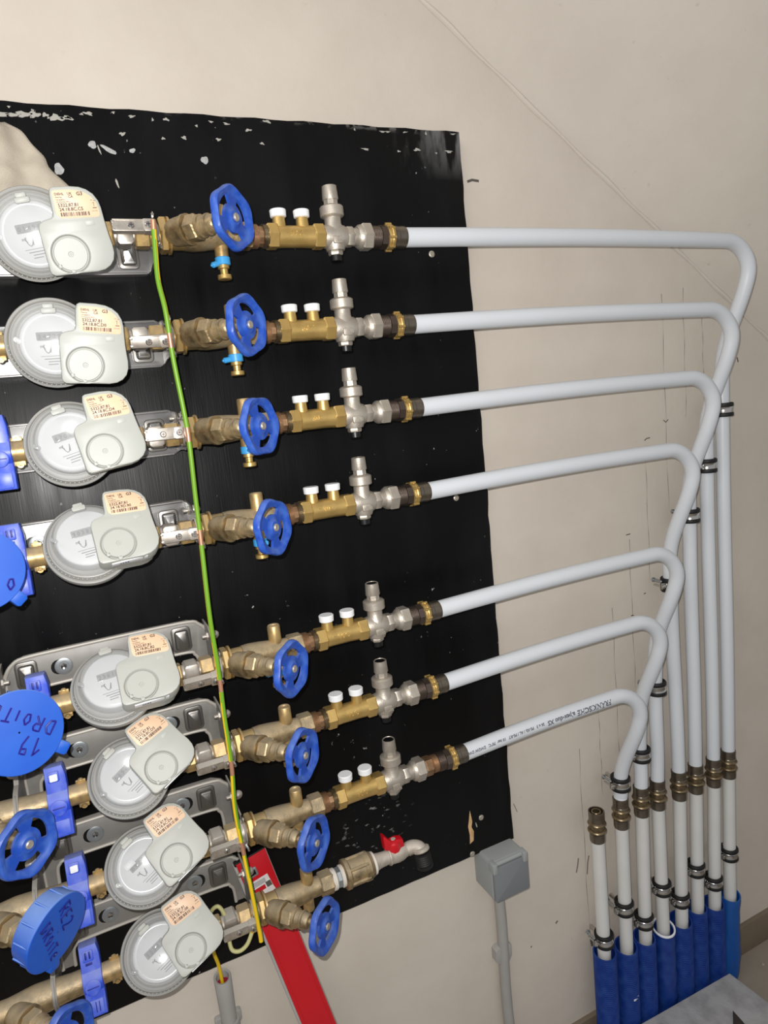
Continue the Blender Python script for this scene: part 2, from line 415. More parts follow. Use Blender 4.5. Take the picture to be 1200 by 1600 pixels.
# sloping soffit of the stair above meets the back wall along this line
SL = -0.7006
def soffit_z(x): return 2.004 + SL * (x - 0.612)
mb = MB(); mb.prism([(-2.2, 0), (2.8, 0), (2.8, soffit_z(2.8)), (-0.38, soffit_z(-0.38)), (-2.2, soffit_z(-0.38))], -0.12, 0.0)
struct('wall_back', mb, 'wall', 'cream painted plaster wall behind the board and pipes', 'wall')
mb = MB()
d = Vector((1, 0, SL)).normalized(); nrm = Vector((-d.z, 0, d.x))
o0 = Vector((-0.38, 0, soffit_z(-0.38)))
sd = (Vector((0, -1, 0)) + nrm * 1.0).normalized(); sn = d.cross(sd); sn = sn if sn.z > 0 else -sn
mb.prism([(-0.9, 0), (3.9, 0), (3.9, 0.12), (-0.9, 0.12)], 0.0, 3.0, 0, (o0, d, sn, sd))
struct('ceiling', mb, 'ceiling', 'sloping cream soffit of the stair over the right of the wall', 'ceiling')
mb = MB(); mb.prism([(-2.2, -0.1), (3.0, -0.1), (3.0, 0.0), (-2.2, 0.0)], -0.12, 3.2)
struct('floor', mb, 'floor', 'bare dusty cement floor at the foot of the wall', 'floor')
mb = MB(); mb.prism([(-2.2, 0), (2.9, 0), (2.9, 0.076), (-2.2, 0.076)], 0, 0.010, 0.003)
struct('baseboard_back', mb, 'skirting', 'grey brown cement skirting along the foot of the wall', 'skirting')
# plaster joint bead along the wall / soffit crease
mb = MB(); pts = []
for k in range(60):
    x = 0.30 + k * 0.022
    pts.append((x, -0.001, soffit_z(x) - 0.006 + 0.0012 * math.sin(k * 1.3)))
mb.tube(pts, 0.004, 8, rf=lambda i: 0.0035 + 0.0012 * math.sin(i * .9))
struct('trim_crease', mb, 'ceiling', 'raised plaster seam where the wall meets the sloping soffit', 'seam')

# pencil guide lines and marks on the wall
def flat_mark(name, pts, w, mat, label, cat, group=None, y=0.0):
    """a drawn line: a very thin ribbon lying on the surface"""
    mb = MB(); P = [Vector((p[0], 0, p[1])) for p in pts]; vs = []; fs = []
    for i, p in enumerate(P):
        t = (P[min(i + 1, len(P) - 1)] - P[max(i - 1, 0)]).normalized(); nn = Vector((-t.z, 0, t.x))
        ww = w * (0.6 + 0.5 * math.sin(i * 2.1 + 1)) if len(P) > 3 else w
        vs += [p + nn * ww / 2 + Vector((0, y - 0.0004, 0)), p - nn * ww / 2 + Vector((0, y - 0.0004, 0))]
    for i in range(len(P) - 1): fs.append([2 * i, 2 * i + 1, 2 * i + 3, 2 * i + 2])
    mb.add(vs, fs); return mb.build(name, mat)
wall = bpy.data.objects['wall_back']
def wall_mark(name, pts, w, mat='pencil'):
    o = flat_mark(name, pts, w, mat, None, None); o.parent = wall; return o
for x, z0, z1 in ((1.1990, 1.50, 1.33), (1.147, 1.56, 1.30), (1.0895, 1.55, 1.12), (1.031, 1.26, 0.98), (0.979, 1.08, 0.76),
                  (0.927, 0.95, 0.60), (0.878, 0.76, 0.56), (0.8235, 0.68, 0.20)):
    n = 14
    wall_mark('pencil_line', [(x + 0.0012 * math.sin(k * 1.1 + x * 40), z0 + (z1 - z0) * k / n) for k in range(n + 1)], 0.0011)
for pts, w, mt in (([(0.6626, 1.7399), (0.672, 1.743), (0.6853, 1.7418)], 0.004, 'dark_mark'),
                   ([(1.030, 1.271), (1.036, 1.2745), (1.045, 1.275)], 0.002, 'dark_mark'),
                   ([(0.806, 0.445), (0.803, 0.43), (0.7985, 0.415)], 0.003, 'pencil'), ([(0.833, 0.44), (0.829, 0.425), (0.826, 0.40)], 0.003, 'pencil'),
                   ([(0.739, 0.325), (0.744, 0.329)], 0.003, 'dark_mark'), ([(0.675, 0.30), (0.677, 0.303)], 0.0025, 'dark_mark'),
                   ([(0.972, 1.0903), (0.983, 1.0905)], 0.002, 'dark_mark'), ([(0.9755, 0.922), (0.983, 0.9215)], 0.002, 'dark_mark'),
                   ([(1.083, 1.306), (1.0895, 1.301), (1.096, 1.306)], 0.002, 'dark_mark'), ([(1.30, 1.415), (1.303, 1.405)], 0.003, 'dark_mark'),
                   ([(0.826, 0.252), (0.829, 0.23)], 0.006, 'dark_mark'), ([(1.012, 0.96), (1.018, 0.961)], 0.002, 'dark_mark'),
                   ([(0.66, 0.62), (0.667, 0.60)], 0.0015, 'pencil')):
    wall_mark('wall_mark', pts, w, mt)

# ---------------------------------------------------------------- black board
BX0, BZ0 = -0.31, 0.564
board = thing('backing_board', (BX0, 0, BZ0), 'large black painted plywood board carrying the water meters', 'board')
def by(x, z): return (x - BX0, z - BZ0)
out = [by(BX0, BZ0)]
nn = 40
for k in range(1, nn): out.append(by(BX0 + (0.643 - BX0) * k / nn, BZ0 + 0.0004 * math.sin(k * 2.3)))
out.append(by(0.643, BZ0))
for k in range(1, 60): out.append(by(0.6425 + 0.0011 * math.sin(k * 1.7) * math.sin(k * .37) + (0.002 if k in (9, 31, 32) else 0), BZ0 + (1.8085 - BZ0) * k / 60))
out.append(by(0.6425, 1.8085))
for k in range(1, nn): out.append(by(0.6425 + (BX0 - 0.6425) * k / nn, 1.8085 - 0.0100 * k / nn + 0.0009 * math.sin(k * 1.9)))
out.append(by(BX0, 1.798))
mb = MB(); mb.prism(out, 0.0005, 0.018, 0.0008); mb.build('panel', 'board', board)
def blob(x, z, rx, rz, mat, name, rot=0.0, irr=0.18):
    pts = []
    for k in range(14):
        a = 2 * PI * k / 14; q = 1 + irr * math.sin(3 * a + x * 50) * .6 + irr * math.sin(5 * a + z * 70) * .4
        u, v = rx * math.cos(a) * q, rz * math.sin(a) * q
        pts.append((x - BX0 + u * math.cos(rot) - v * math.sin(rot), z - BZ0 + u * math.sin(rot) + v * math.cos(rot)))
    mb = MB(); mb.prism(pts, 0.0178, 0.0186, 0.0003); return mb.build(name, mat, board)
blob(0.0472, 1.7263, 0.0055, 0.0072, 'chip', 'filler_patch')
blob(0.0912, 1.7575, 0.0048, 0.0048, 'chip', 'filler_patch')
blob(0.110, 1.7525, 0.0105, 0.0028, 'chip', 'filler_patch', -0.5)
blob(0.139, 1.7530, 0.0042, 0.0026, 'chip', 'filler_patch', 0.4)
blob(0.2315, 1.7459, 0.0052, 0.0048, 'chip', 'filler_patch')
blob(0.0985, 1.752, 0.001, 0.006, 'paintdrop', 'paint_drip', 0.25)
blob(0.114, 1.712, 0.0013, 0.006, 'paintdrop', 'paint_drip', 0.2)
for k in range(42):
    x = -0.03 + 0.66 * (k / 41.0) + random.uniform(-.008, .008)
    z = 1.8085 - 0.0100 * (0.6425 - x) / 0.95 - random.choice((.003, .004, .006, .008, .014, .03)) - random.uniform(0, .004)
    if x > 0.34 and random.random() < 0.45: continue
    blob(x, z, random.uniform(.001, .006), random.uniform(.0009, .0024), 'paintdrop', 'paint_drip', random.uniform(-.2, .2), .5)
for k in range(9):
    blob(-0.03 + k * .012, 1.787 + random.uniform(-.004, .003), random.uniform(.003, .009), random.uniform(.002, .004), 'paintdrop', 'paint_drip', 0, .5)
for x, z in ((0.552, 0.640), (0.5522, 0.632)): pass
mb = MB(); mb.prism([(p[0] - BX0 + .0, p[1] - BZ0) for p in ((0.5475, 0.590), (0.556, 0.594), (0.558, 0.612), (0.554, 0.622), (0.5565, 0.632), (0.5535, 0.655), (0.5505, 0.640), (0.547, 0.625), (0.549, 0.608))], 0.0176, 0.0184, 0.0002)
mb.build('bare_wood_patch', 'wood', board)
blob(0.5645, 0.622, 0.0011, 0.0055, 'paintdrop', 'paint_drip', 0.2)
blob(0.0616 + 0.17, 1.614, 0.004, 0.006, 'chip', 'filler_patch')
for x, z in ((0.5801, 1.2264), (0.5731, 1.6220), (0.5757, 0.633), (0.5505, 0.569)):
    mb = MB(); mb.lathe([(0, .0052), (.0012, .0052), (.002, .0042), (.0022, .0022), (.0012, .0018)], (x - BX0, -0.018, z - BZ0), (0, -1, 0), 16)
    mb.build('screw', 'nickel', board)

# ---------------------------------------------------------------- rows
Z = [1.624, 1.504, 1.385, 1.260, 1.075, 0.955, 0.828, 0.702]
AX = -0.11
ORD = ['topmost', 'second from top', 'third from top', 'fourth from top', 'fifth from top', 'sixth from top', 'seventh from top', 'lowest']
METER_ROT = [(-13.9, 11.0), (-6.6, 0.1), (8.2, 13.5), (27.8, 7.5), (39.3, 5.3), (33.3, 32.5), (35.6, 29.0), (35.1, 25.6)]
CODES = ['24.18.8C.C5', '24.18.8C.D0', '24.18.8C.D4', '24.18.9D.90', '24.18.8C.B2', '24.18.8C.D5', '24.18.8C.D4', '24.18.9C.08']
MX = 0.0061

def disc_text(mb, fr, code, rnd):
    o, U, V, W = fr
    def at(u, v): return (o + U * u + V * v, U, V, W)
    ang = math.radians(-7)
    U2 = (U * math.cos(ang) + V * math.sin(ang)).normalized(); V2 = (V * math.cos(ang) - U * math.sin(ang)).normalized()
    def a2(u, v): return (o + U2 * u + V2 * v, U2, V2, W)
    mb.mesh_text('DIEHL', 0.0034, a2(0.0, 0.0), depth=.00012)
    mb.mesh_text('UK', 0.0034, a2(0.0125, 0.0001), depth=.00012)
    mb.mesh_text('CA', 0.0034, a2(0.0130, -0.0028), depth=.00012)
    mb.mesh_text('G3', 0.0050, a2(0.0215, -0.0008), depth=.00012)
    mb.mesh_text('Metering', 0.0017, a2(0.0003, -0.0024), depth=.0001)
    mb.mesh_text('T30 868MHz', 0.0017, a2(0.0004, -0.0050), depth=.0001)
    mb.mesh_text('3V Metering (2021)', 0.0017, a2(0.0006, -0.0070), depth=.0001)
    mb.mesh_text('5322.87.81', 0.0047, a2(0.0012, -0.0112), depth=.00012)
    mb.mesh_text(code, 0.0047, a2(0.0017, -0.0153), depth=.00012)
    mb.mesh_text('12.3 V DC', 0.0014, a2(0.0335, -0.0170), depth=.0001)
    x = 0.0022
    while x < 0.031:
        w = rnd.choice((.0003, .0005, .0008, .0012)); mb.box((x + w / 2, -0.0186, 0.00006), (w, 0.0038, .00012), 0, (o, U2, V2, W)); x += w + rnd.choice((.0003, .0005, .0009))
    mb.box((0.0372, -0.0135, .00006), (.0042, .0008, .00012), 0, (o, U2, V2, W))
    for q in ((0.0352, -0.0060), (0.0365, -0.0085), (0.0380, -0.0065)):
        mb.box((q[0], q[1], .00006), (.0022, .0004, .00012), 0, (o, U2, V2, W))
    mb.box((0.0368, -0.0103, .00006), (.0004, .0040, .00012), 0, (o, U2, V2, W))

HEAD = [(0.0279, 0.0375), (0.0290, 0.0400), (0.0318, 0.0412), (0.0479, 0.0395), (0.0575, 0.0372), (0.0640, 0.0338), (0.0693, 0.0285), (0.0724, 0.0215), (0.0731, 0.0140),
        (0.0725, 0.0027), (0.0722, -0.0059), (0.0722, -0.0150), (0.0726, -0.0240), (0.0718, -0.0320), (0.0690, -0.0390), (0.0640, -0.0440), (0.0575, -0.0468), (0.0493, -0.0475), (0.0300, -0.0455), (0.0099, -0.0439), (0.0052, -0.0432), (0.0024, -0.0410),
        (0.0016, -0.0375), (0.0035, -0.0160), (0.0048, 0.0015), (0.0058, 0.0062), (0.0082, 0.0096), (0.0118, 0.0114), (0.0160, 0.0121), (0.0205, 0.0126), (0.0232, 0.0142), (0.0243, 0.0175), (0.0266, 0.0335)][::-1]
LABEL = [(0.0295, 0.0360), (0.0305, 0.0374), (0.0325, 0.0378), (0.0480, 0.0360), (0.0560, 0.0338), (0.0620, 0.0305), (0.0665, 0.0262), (0.0695, 0.0200), (0.0703, 0.0140), (0.0697, 0.0080), (0.0680, 0.0060),
         (0.0650, 0.0060), (0.0369, 0.0097), (0.0310, 0.0110), (0.0284, 0.0134), (0.0276, 0.0175)][::-1]
LF = (Vector((0, 0, 0)), X, Zv, Vector((0, -1, 0)))
def lf(u, v, w): return (Vector((u, -w, v)), X, Zv, Vector((0, -1, 0)))

def meter_proto():
    P = {}
    mb = MB()  # flange and stepped lower body (opaque grey plastic)
    mb.lathe([(-.022, .026), (-.018, .034), (-.004, .038), (.004, .046), (.006, .0492), (.0145, .0502), (.017, .0495), (.0178, .0472), (.0185, .0466), (.024, .0455), (.0255, .0444), (.026, .0425), (.0262, .036)],
             (0, 0, 0), (0, -1, 0), 96)
    for k in range(30):   # small ribs round the step
        a = math.radians(180 + k * 6.0); mb.box((math.cos(a) * .0462, math.sin(a) * .0462, .0235), (.0014, .0014, .002), .0003, LF)
    P['body'] = (mb, 'body_plastic')
    mb = MB()
    n = 96
    prof = [(.0255, .0435), (.031, .0432), (.0335, .0415), (.0345, .0395), (.041, .0375), (.0450, .0360), (.0468, .0330), (.0470, .0285), (.0462, .0270), (.0462, .0), ]
    mb.lathe(prof[:-1], (0, 0, 0), (0, -1, 0), n, close=False)
    k0 = 8 * n; mb.f.append([k0 + k for k in range(n)]); mb.mi.append(0)
    P['cover'] = (mb, 'clear')
    mb = MB(); mb.lathe([(.0262, .036), (.036, .0345), (.0375, .0335), (.038, .0325)], (0, 0, 0), (0, -1, 0), 64)
    P['dial'] = (mb, 'dial')
    return P
mp = meter_proto()
def build_meter(i):
    al, be = METER_ROT[i]
    rot = (Matrix.Rotation(math.radians(-al), 3, 'X') @ Matrix.Rotation(math.radians(-be), 3, 'Y')).to_euler()
    desc = {0: 'in front of the beige cloth', 1: 'under the topmost meter', 2: 'with the register digits in view', 3: 'with a grey mottled cover', 4: 'below the wide gap between rows',
            5: 'turned steeply to the left', 6: 'with white paper patch in it', 7: 'at the board bottom edge'}[i]
    t = thing('water_meter', (MX, AX, Z[i]), 'grey round water meter %s, label printed %s' % (desc, CODES[i]), 'water meter', 'round water meters with grey radio modules', rot)
    if i == 0:
        for nm, (mb, mt) in mp.items(): mb.build(nm, mt, t)
        build_meter.first = t
    else:
        for ch in build_meter.first.children:
            if ch.name.split('.')[0] in ('body', 'cover', 'dial'):
                c = ch.copy(); C.objects.link(c); c.parent = t
    # what shows through the cover
    mb = MB()
    fr = lf(0, 0, .0381)
    w = MB(); w.prism(rrect(-.0165, .0035, .0105, .0125, .001), 0, .0006, .0002, fr)
    wo = w.build('register_window', 'window', t)
    for k in range(5):
        mb.mesh_text(str((i * 3 + k * k) % 10), .0066, lf(-.0150 + k * .0050, .0055, .0389), depth=.0002)
    mb.mesh_text('m\u00b3', .0045, lf(-.0145, -.0040, .0382), depth=.0002)
    pts = [Vector((-.006 + .006 * math.cos(a * .9 + 2.2) * (1 - a * .12), -.0384, -.006 + .0042 * math.sin(a * 1.9))) for a in [k * .22 for k in range(26)]]
    mb.tube(pts, .0004, 6)
    mb.box((-.003, -.0135, 0), (.024, .0005, .0003), 0, fr)
    for k in range(3): mb.box((-.004 + (k % 2) * .002, -.0165 - k * .0030, 0), (.016 - k * .003, .0009, .0003), 0, fr)
    mb.build('dial_print', 'print_faint', t)
    mb = MB()   # lid hinge and catches
    mb.box((0, .0345, .0475), (.015, .0058, .0040), .0008, LF); mb.box((0, .0395, .043), (.011, .005, .006), .0008, LF)
    mb.build('hinge', 'plastic', t)
    mb = MB(); mb.box((-.0285, -.0215, .0445), (.008, .005, .005), .001, (Vector((0, 0, 0)), (X - Zv).normalized(), (X + Zv).normalized(), Vector((0, -1, 0)))); mb.build('catch', 'clear', t)
    if i == 6:
        mb = MB(); mb.box((0, 0, 0), (.013, .008, .0004), .0002, (Vector((-.013, -.0392, .014)), X, Zv, Vector((0, -1, 0))))
        mb.build('paper_tag', 'white_cap', t)
    # radio module
    mb = MB(); gx, gy, gr = .0276, -.0250, .0172
    mb.prism(HEAD, .040, .0619, .0016, LF, hole=(gx, gy, gr + .0030))
    mb.lathe([(.0619, gr + .0030), (.0612, gr + .0022), (.0594, gr + .0010), (.0592, gr - .001)], (gx, 0, gy), (0, -1, 0), 48, ref=(1, 0, 0), close=False)
    mb.prism([(p[0] * .93 + .002, p[1] * .93 - .001) for p in HEAD], .018, .0405, 0, LF)
    hd = mb.build('radio_module', 'plastic', t)
    mb = MB(); gx, gy, gr = .0276, -.0250, .0172
    mb.lathe([(-.0026, gr), (.0012, gr), (.0019, gr - .0008), (.0019, .0028), (.0013, .0022), (.0013, .0012), (.0019, .0008)], (gx, -.0616, gy), (0, -1, 0), 56)
    for a in (-2.55, -1.75):
        mb.box((gx + math.cos(a) * (gr - .0002), gy + math.sin(a) * (gr + .0004), .0624), (.0045, .0045, .0022), .0006, LF)
    mb.build('round_cover', 'plastic', hd)
    mb = MB(); mb.prism(LABEL, .0618, .0622, .0001, LF); lb = mb.build('label', 'label', hd)
    lb['label'] = 'peach coloured printed label'
    mb = MB(); disc_text(mb, lf(.0315, .0330, .0622), CODES[i], random.Random(i)); mb.build('label_print', 'print', hd)
    if al > 20:   # maker's strip on the lower edge, seen only on the meters that tip upwards
        mb = MB(); fr2 = (Vector((.022, -.052, -.0452)), Vector((1, 0, -.045)).normalized(), Vector((0, -1, 0)), Vector((0, 0, -1)))
        mb.box((.012, 0, .0004), (.040, .010, .0012), .0003, fr2); mb.build('side_label', 'white_cap', hd)
        mb = MB(); mb.mesh_text('4332', .0055, (fr2[0] + fr2[3] * .0011 - fr2[2] * .0018, fr2[1], fr2[2], fr2[3]), depth=.0002)
        mb.build('side_print', 'pipe_ink', hd)
    # data matrix code is left out; a small recess stands beside the label
    mb = MB(); mb.box((.057, .0015, .0620), (.009, .0052, .0004), .0002, LF); mb.build('recess_frame', 'plastic', hd)
    return t
meters = [build_meter(i) for i in range(8)]

# brass inlet and outlet of each meter do not tip with the register, so they are the pipe tails
def tails_proto():
    t = thing('meter_tails', (0, AX, 0), '', 'pipe fitting', 'brass pipe tails either side of the meters')
    mb = MB(); mb.cyl((-.100, 0, 0), X, .075, .0125, 28); mb.build('inlet_tail', 'brass', t)
    mb = MB(); mb.cyl((.035, 0, 0), X, .045, .0125, 28); mb.ridges((.060, 0, 0), X, .022, .0135, .0008, 9); mb.build('outlet_tail', 'brass', t)
    mb = MB()
    mb.lathe([(-.0012, .0016), (-.0012, .0036), (.0012, .0036), (.0012, .0016)], (-.0505, -.004, -.0152), (0, 1, 0), 20, close=False)
    mb.box((-.0505, -.0135, .004), (.012, .006, .0024), .0005); mb.build('seal_eyelet', 'brass', t)
    mb = MB(); mb.box((-.0505, .0135, -.002), (.012, .006, .0024), .0005)
    mb.lathe([(-.0012, .0016), (-.0012, .0036), (.0012, .0036), (.0012, .0016)], (-.0505, .002, .0150), (0, 1, 0), 20, close=False)
    mb.build('seal_eyelet', 'brass', t)
    mb = MB(); mb.hexa((.0745, 0, 0), X, .0145, .0152); mb.build('outlet_nut', 'brass', t)
    mb = MB(); mb.hexa((.1125, 0, 0), X, .0175, .0158); mb.build('union_nut', 'brass', t)
    mb = MB(); mb.cyl((.089, 0, 0), X, .024, .0112, 28); mb.box((.1015, 0, 0), (.019, .0255, .0255), .002); mb.build('seal_coupling', 'clampmetal', t)
    mb = MB(); mb.ridges((.129, 0, 0), X, .016, .0128, .0008, 7); mb.build('threaded_nipple', 'brass', t)
    return t
tp = tails_proto()
for i in range(8):
    lab = 'brass nuts and tails on both sides of the %s water meter' % ORD[i]
    if i == 0: tp.location.z = Z[0]; tp['label'] = lab
    else: copy_tree(tp, (0, AX, Z[i]), lab)

# ---------------------------------------------------------------- meter brackets
def bracket(kind):
    t = thing('meter_bracket', (0, -0.018, 0), '', 'bracket', 'galvanised brackets behind the meters')
    mat = 'galv' if kind == 'flat' else 'galv_dusty'
    mb = MB()
    if kind == 'flat':
        o = rrect(-.125, -.029, .140, .033, .010)
        mb.prism(o, 0, .012, .0012)
        mb.box((.008, .031, .0125), (.25, .003, .005), .0008); mb.box((.008, -.0275, .0125), (.25, .003, .005), .0008)
        mb.build('plate', mat, t)
        troughs = ((-.098, 0), (.112, 0)); screws = ((-.055, .004), (.068, .004))
    else:
        a = rrect(-.118, -.034, .140, .044, .024, 7)
        # arch: outer outline with a window open to the bottom
        outer = [p for p in a]
        arch = [(.140, -.034), (.142, .016), (.139, .028), (.130, .038), (.116, .044), (.05, .045), (-.05, .045), (-.094, .044), (-.108, .038), (-.116, .028), (-.119, .016), (-.119, -.034),
                (-.103, -.034), (-.102, -.012), (-.098, -.004), (-.088, .000), (-.03, .001), (.05, .001), (.110, .000), (.119, -.005), (.123, -.013), (.124, -.034)]
        mb.prism(arch, 0, .012, .001); mb.build('plate', mat, t)
        lip = MB()
        lip.tube(spline([(p[0], -.0125, p[1]) for p in arch[:12]], 4), .0026, 8)
        lip.tube(spline([(p[0], -.0125, p[1]) for p in arch[12:]], 4), .0024, 8)
        lip.build('lip', 'lip', t)
        troughs = ((-.093, .021), (.104, .021)); screws = ((-.052, .022), (.072, .022))
    for x, z in troughs:
        tr = MB(); hh = .018 if kind != 'flat' else .022
        tr.prism(rrect(x - .0135, z - hh, x + .0135, z + hh, .006), .008, .0145, .0015); bs = tr.build('pressed_boss', 'dark_steel', t)
        tr = MB(); tr.prism(rrect(x - .0095, z - hh + .004, x + .0095, z + hh - .004, .004), .013, .0205, .004); tr.build('boss_face', 'dark_steel' if kind != 'flat' else 'chrome', bs)
    for x, z in screws:
        mb = MB(); mb.prism(rrect(x - .0125, z - .010, x + .0125, z + .010, .0095), .0118, .01235); mb.build('slot', 'black', t)
        mb = MB(); mb.lathe([(0, .0112), (.0015, .0112), (.0018, .0106), (.0018, .006), (.0012, .0056), (.0012, .0036)], (x + (.003 if x < 0 else -.003), -.0122, z), (0, -1, 0), 28)
        w = mb.build('washer', 'galv_pipe', t)
        mb = MB(); mb.lathe([(0, .0046), (.0016, .0042), (.0026, .003), (.0020, .0014)], (x + (.003 if x < 0 else -.003), -.0135, z), (0, -1, 0), 6); mb.build('screw', 'chrome', w)
    # arms coming forward to carry the pipe
    for sx, x0 in ((-1, -.121), (1, .1385)):
        mb = MB()
        fr = (Vector((x0, 0, 0)), Vector((0, -1, 0)), Zv, Vector((1, 0, 0)))
        arm = [(.0, -.030), (.035, -.026), (.070, -.022), (.088, -.0215), (.104, -.015), (.110, -.004), (.108, .008), (.098, .018), (.086, .0215), (.066, .022), (.052, .034), (.040, .040), (.0, .040)] if kind != 'flat' else \
              [(.0, -.027), (.040, -.022), (.070, -.021), (.088, -.0215), (.104, -.015), (.110, -.004), (.108, .008), (.098, .018), (.086, .0215), (.066, .020), (.040, .028), (.0, .031)]
        mb.prism(arm, -.0012 if sx > 0 else -.0045, .0012, .0004, fr); mb.build('arm', mat, t)
        mb = MB()
        zz = .029 if kind != 'flat' else .024
        mb.hexa((x0 - .004 if sx > 0 else x0 - .001, -.038, zz - .004), X, .005, .0062)
        mb.lathe([(0, .0066), (.004, .0068), (.008, .0056), (.0105, .003)], (x0 + sx * .003, -.038, zz - .004), (sx, 0, 0), 20)
        mb.cyl((x0 - .010 if sx > 0 else x0 - .001, -.038, zz - .004), X, .011, .003, 14)
        mb.build('clamp_bolt', 'clampmetal', t)
        mb = MB(); mb.lathe([(0, .0205), (.0025, .0205), (.0025, .0165), (.0, .0165)], (x0 - .0035, AX + .018, 0), X, 32, close=False)
        if sx < 0: mb.build('grip_ring', mat, t)
    return t
bf = bracket('flat'); ba = bracket('arch')
bdesc = ['shiny bracket showing below the topmost meter outlet', 'bright galvanised bracket behind the second meter from the top', 'wide bright bracket plate behind the third meter from the top',
         'galvanised bracket with curved pressing behind the fourth meter', 'dusty bracket with slotted washer behind the fifth meter', 'dusty bracket between the fifth and sixth meters',
         'grey arched bracket between the sixth and seventh meters', 'lowest arched bracket, just above the lowest meter']
for i in range(8):
    src = bf if i < 4 else ba
    if i in (0, 4): src.location.z = Z[i]; src['label'] = bdesc[i]
    else: copy_tree(src, (0, -0.018, Z[i]), bdesc[i])

# ---------------------------------------------------------------- earth clamps
def clamp_proto():
    t = thing('earth_clamp', (0, AX, 0), '', 'earth clamp', 'earthing clamps joined by the green and yellow wire')
    mb = MB(); mb.lathe([(0, .0155), (.0045, .0155), (.0045, .0168), (0, .0168), (0, .0155)], (.1325, 0, 0), X, 36, close=False)
    mb.build('strap', 'clampmetal', t)
    mb = MB(); mb.box((.106, 0, .0215), (.037, .0135, .0085), .0008); mb.box((.089, .0045, .0215), (.004, .003, .009), .0006); mb.box((.089, -.0045, .0215), (.004, .003, .009), .0006)
    mb.box((.106, .0066, .0255), (.035, .0015, .002), .0004)
    mb.build('terminal_bar', 'clampmetal', t)
    mb = MB(); mb.box((.1275, 0, .0225), (.0115, .0150, .0110), .0008); mb.box((.1275, 0, .012), (.008, .010, .012), .0006); mb.build('wire_block', 'clampmetal', t)
    for x, w in ((.1085, .0258), (.1275, .0282)):
        mb = MB(); mb.lathe([(0, .0040), (.0012, .0038), (.0018, .0030)], (x, -w, 0), (0, -1, 0), 18)
        s = mb.build('screw', 'chrome', t)
        mb = MB(); mb.box((x, 0, w + .0018), (.0050, .0009, .0004), 0); mb.box((x, 0, w + .0018), (.0009, .0050, .0004), 0); mb.build('cross_slot', 'dark_metal', s)
    mb = MB()
    mb.tube(spline([(.1365, -.004, .0165), (.1375, -.008, .0215), (.138, -.006, .0260), (.138, -.001, .0272)], 5), .0016, 8)
    mb.build('strap_tail', 'chrome', t); mb = MB()
    mb.tube(spline([(.1365, -.012, -.0120), (.139, -.016, -.0175), (.1395, -.014, -.0220)], 5), .0018, 8)
    mb.build('strap_tail', 'chrome', t)
    return t
cp = clamp_proto()
cdz = [.0053, -.007, .002, .0, -.011, -.009, -.003, -.003]
for i in range(8):
    lab = 'nickel earth clamp with two screws beside the %s meter' % ORD[i]
    if i == 0: cl = cp; cp.location.z = Z[0]; cp['label'] = lab
    else: cl = copy_tree(cp, (0, AX, Z[i]), lab)
    cl.rotation_euler = (-math.asin(cdz[i] / .0255), 0, 0)

# ---------------------------------------------------------------- handwheel stop valves
STEM = Vector((math.cos(math.radians(50)), -math.sin(math.radians(50)), 0))
def handwheel(o, ax, R=.0355):
    """lobed wheel with three kidney slots; returns the mesh builder"""
    mb = MB(); a, u, v = frame(ax)
    rad = [.0030, .0080, .0105, .0132, .0165, .0200, .0232, .0256, .0280, .0308, .0335, .0350, .0355]
    top = [.0050, .0050, .0028, .0018, .0018, .0018, .0018, .0018, .0032, .0052, .0056, .0040, .0012]
    bot = [-.006, -.006, -.003, -.0018, -.0018, -.0018, -.0018, -.0018, -.003, -.0045, -.0045, -.0032, -.0012]
    n = 96; k_ = R / .0355
    def P(i, k, side):
        an = 2 * PI * k / n; r = rad[i] * k_
        if rad[i] > .026: r *= 1 + .045 * math.cos(6 * an) * (rad[i] - .026) / .0095
        return Vector(o) + a * ((top if side else bot)[i]) + (u * math.cos(an) + v * math.sin(an)) * r
    nr = len(rad); vs = []; fs = []
    for side in (1, 0):
        for i in range(nr):
            for k in range(n): vs.append(P(i, k, side))
    def solid(i, k):
        if 4 <= i <= 6:
            ph = (k % 32)
            if 4 <= ph <= 24: return False
        return True
    def idx(i, k, side): return (0 if side else nr * n) + i * n + (k % n)
    for i in range(nr - 1):
        for k in range(n):
            if solid(i, k):
                fs.append([idx(i, k, 1), idx(i, k + 1, 1), idx(i + 1, k + 1, 1), idx(i + 1, k, 1)])
                fs.append([idx(i, k, 0), idx(i + 1, k, 0), idx(i + 1, k + 1, 0), idx(i, k + 1, 0)])
                if not solid(i, k + 1): fs.append([idx(i, k + 1, 1), idx(i, k + 1, 0), idx(i + 1, k + 1, 0), idx(i + 1, k + 1, 1)])
                if not solid(i, k - 1): fs.append([idx(i, k, 1), idx(i, k, 0), idx(i + 1, k, 0), idx(i + 1, k, 1)])
                if i + 1 < nr - 1 and not solid(i + 1, k): fs.append([idx(i + 1, k, 1), idx(i + 1, k, 0), idx(i + 1, k + 1, 0), idx(i + 1, k + 1, 1)])
                if i > 0 and not solid(i - 1, k): fs.append([idx(i, k, 1), idx(i, k, 0), idx(i, k + 1, 0), idx(i, k + 1, 1)])
    for k in range(n): fs.append([idx(nr - 1, k, 1), idx(nr - 1, k + 1, 1), idx(nr - 1, k + 1, 0), idx(nr - 1, k, 0)])
    fs.append([idx(0, k, 1) for k in range(n)]); fs.append([idx(0, k, 0) for k in range(n)])
    mb.add(vs, fs); return mb
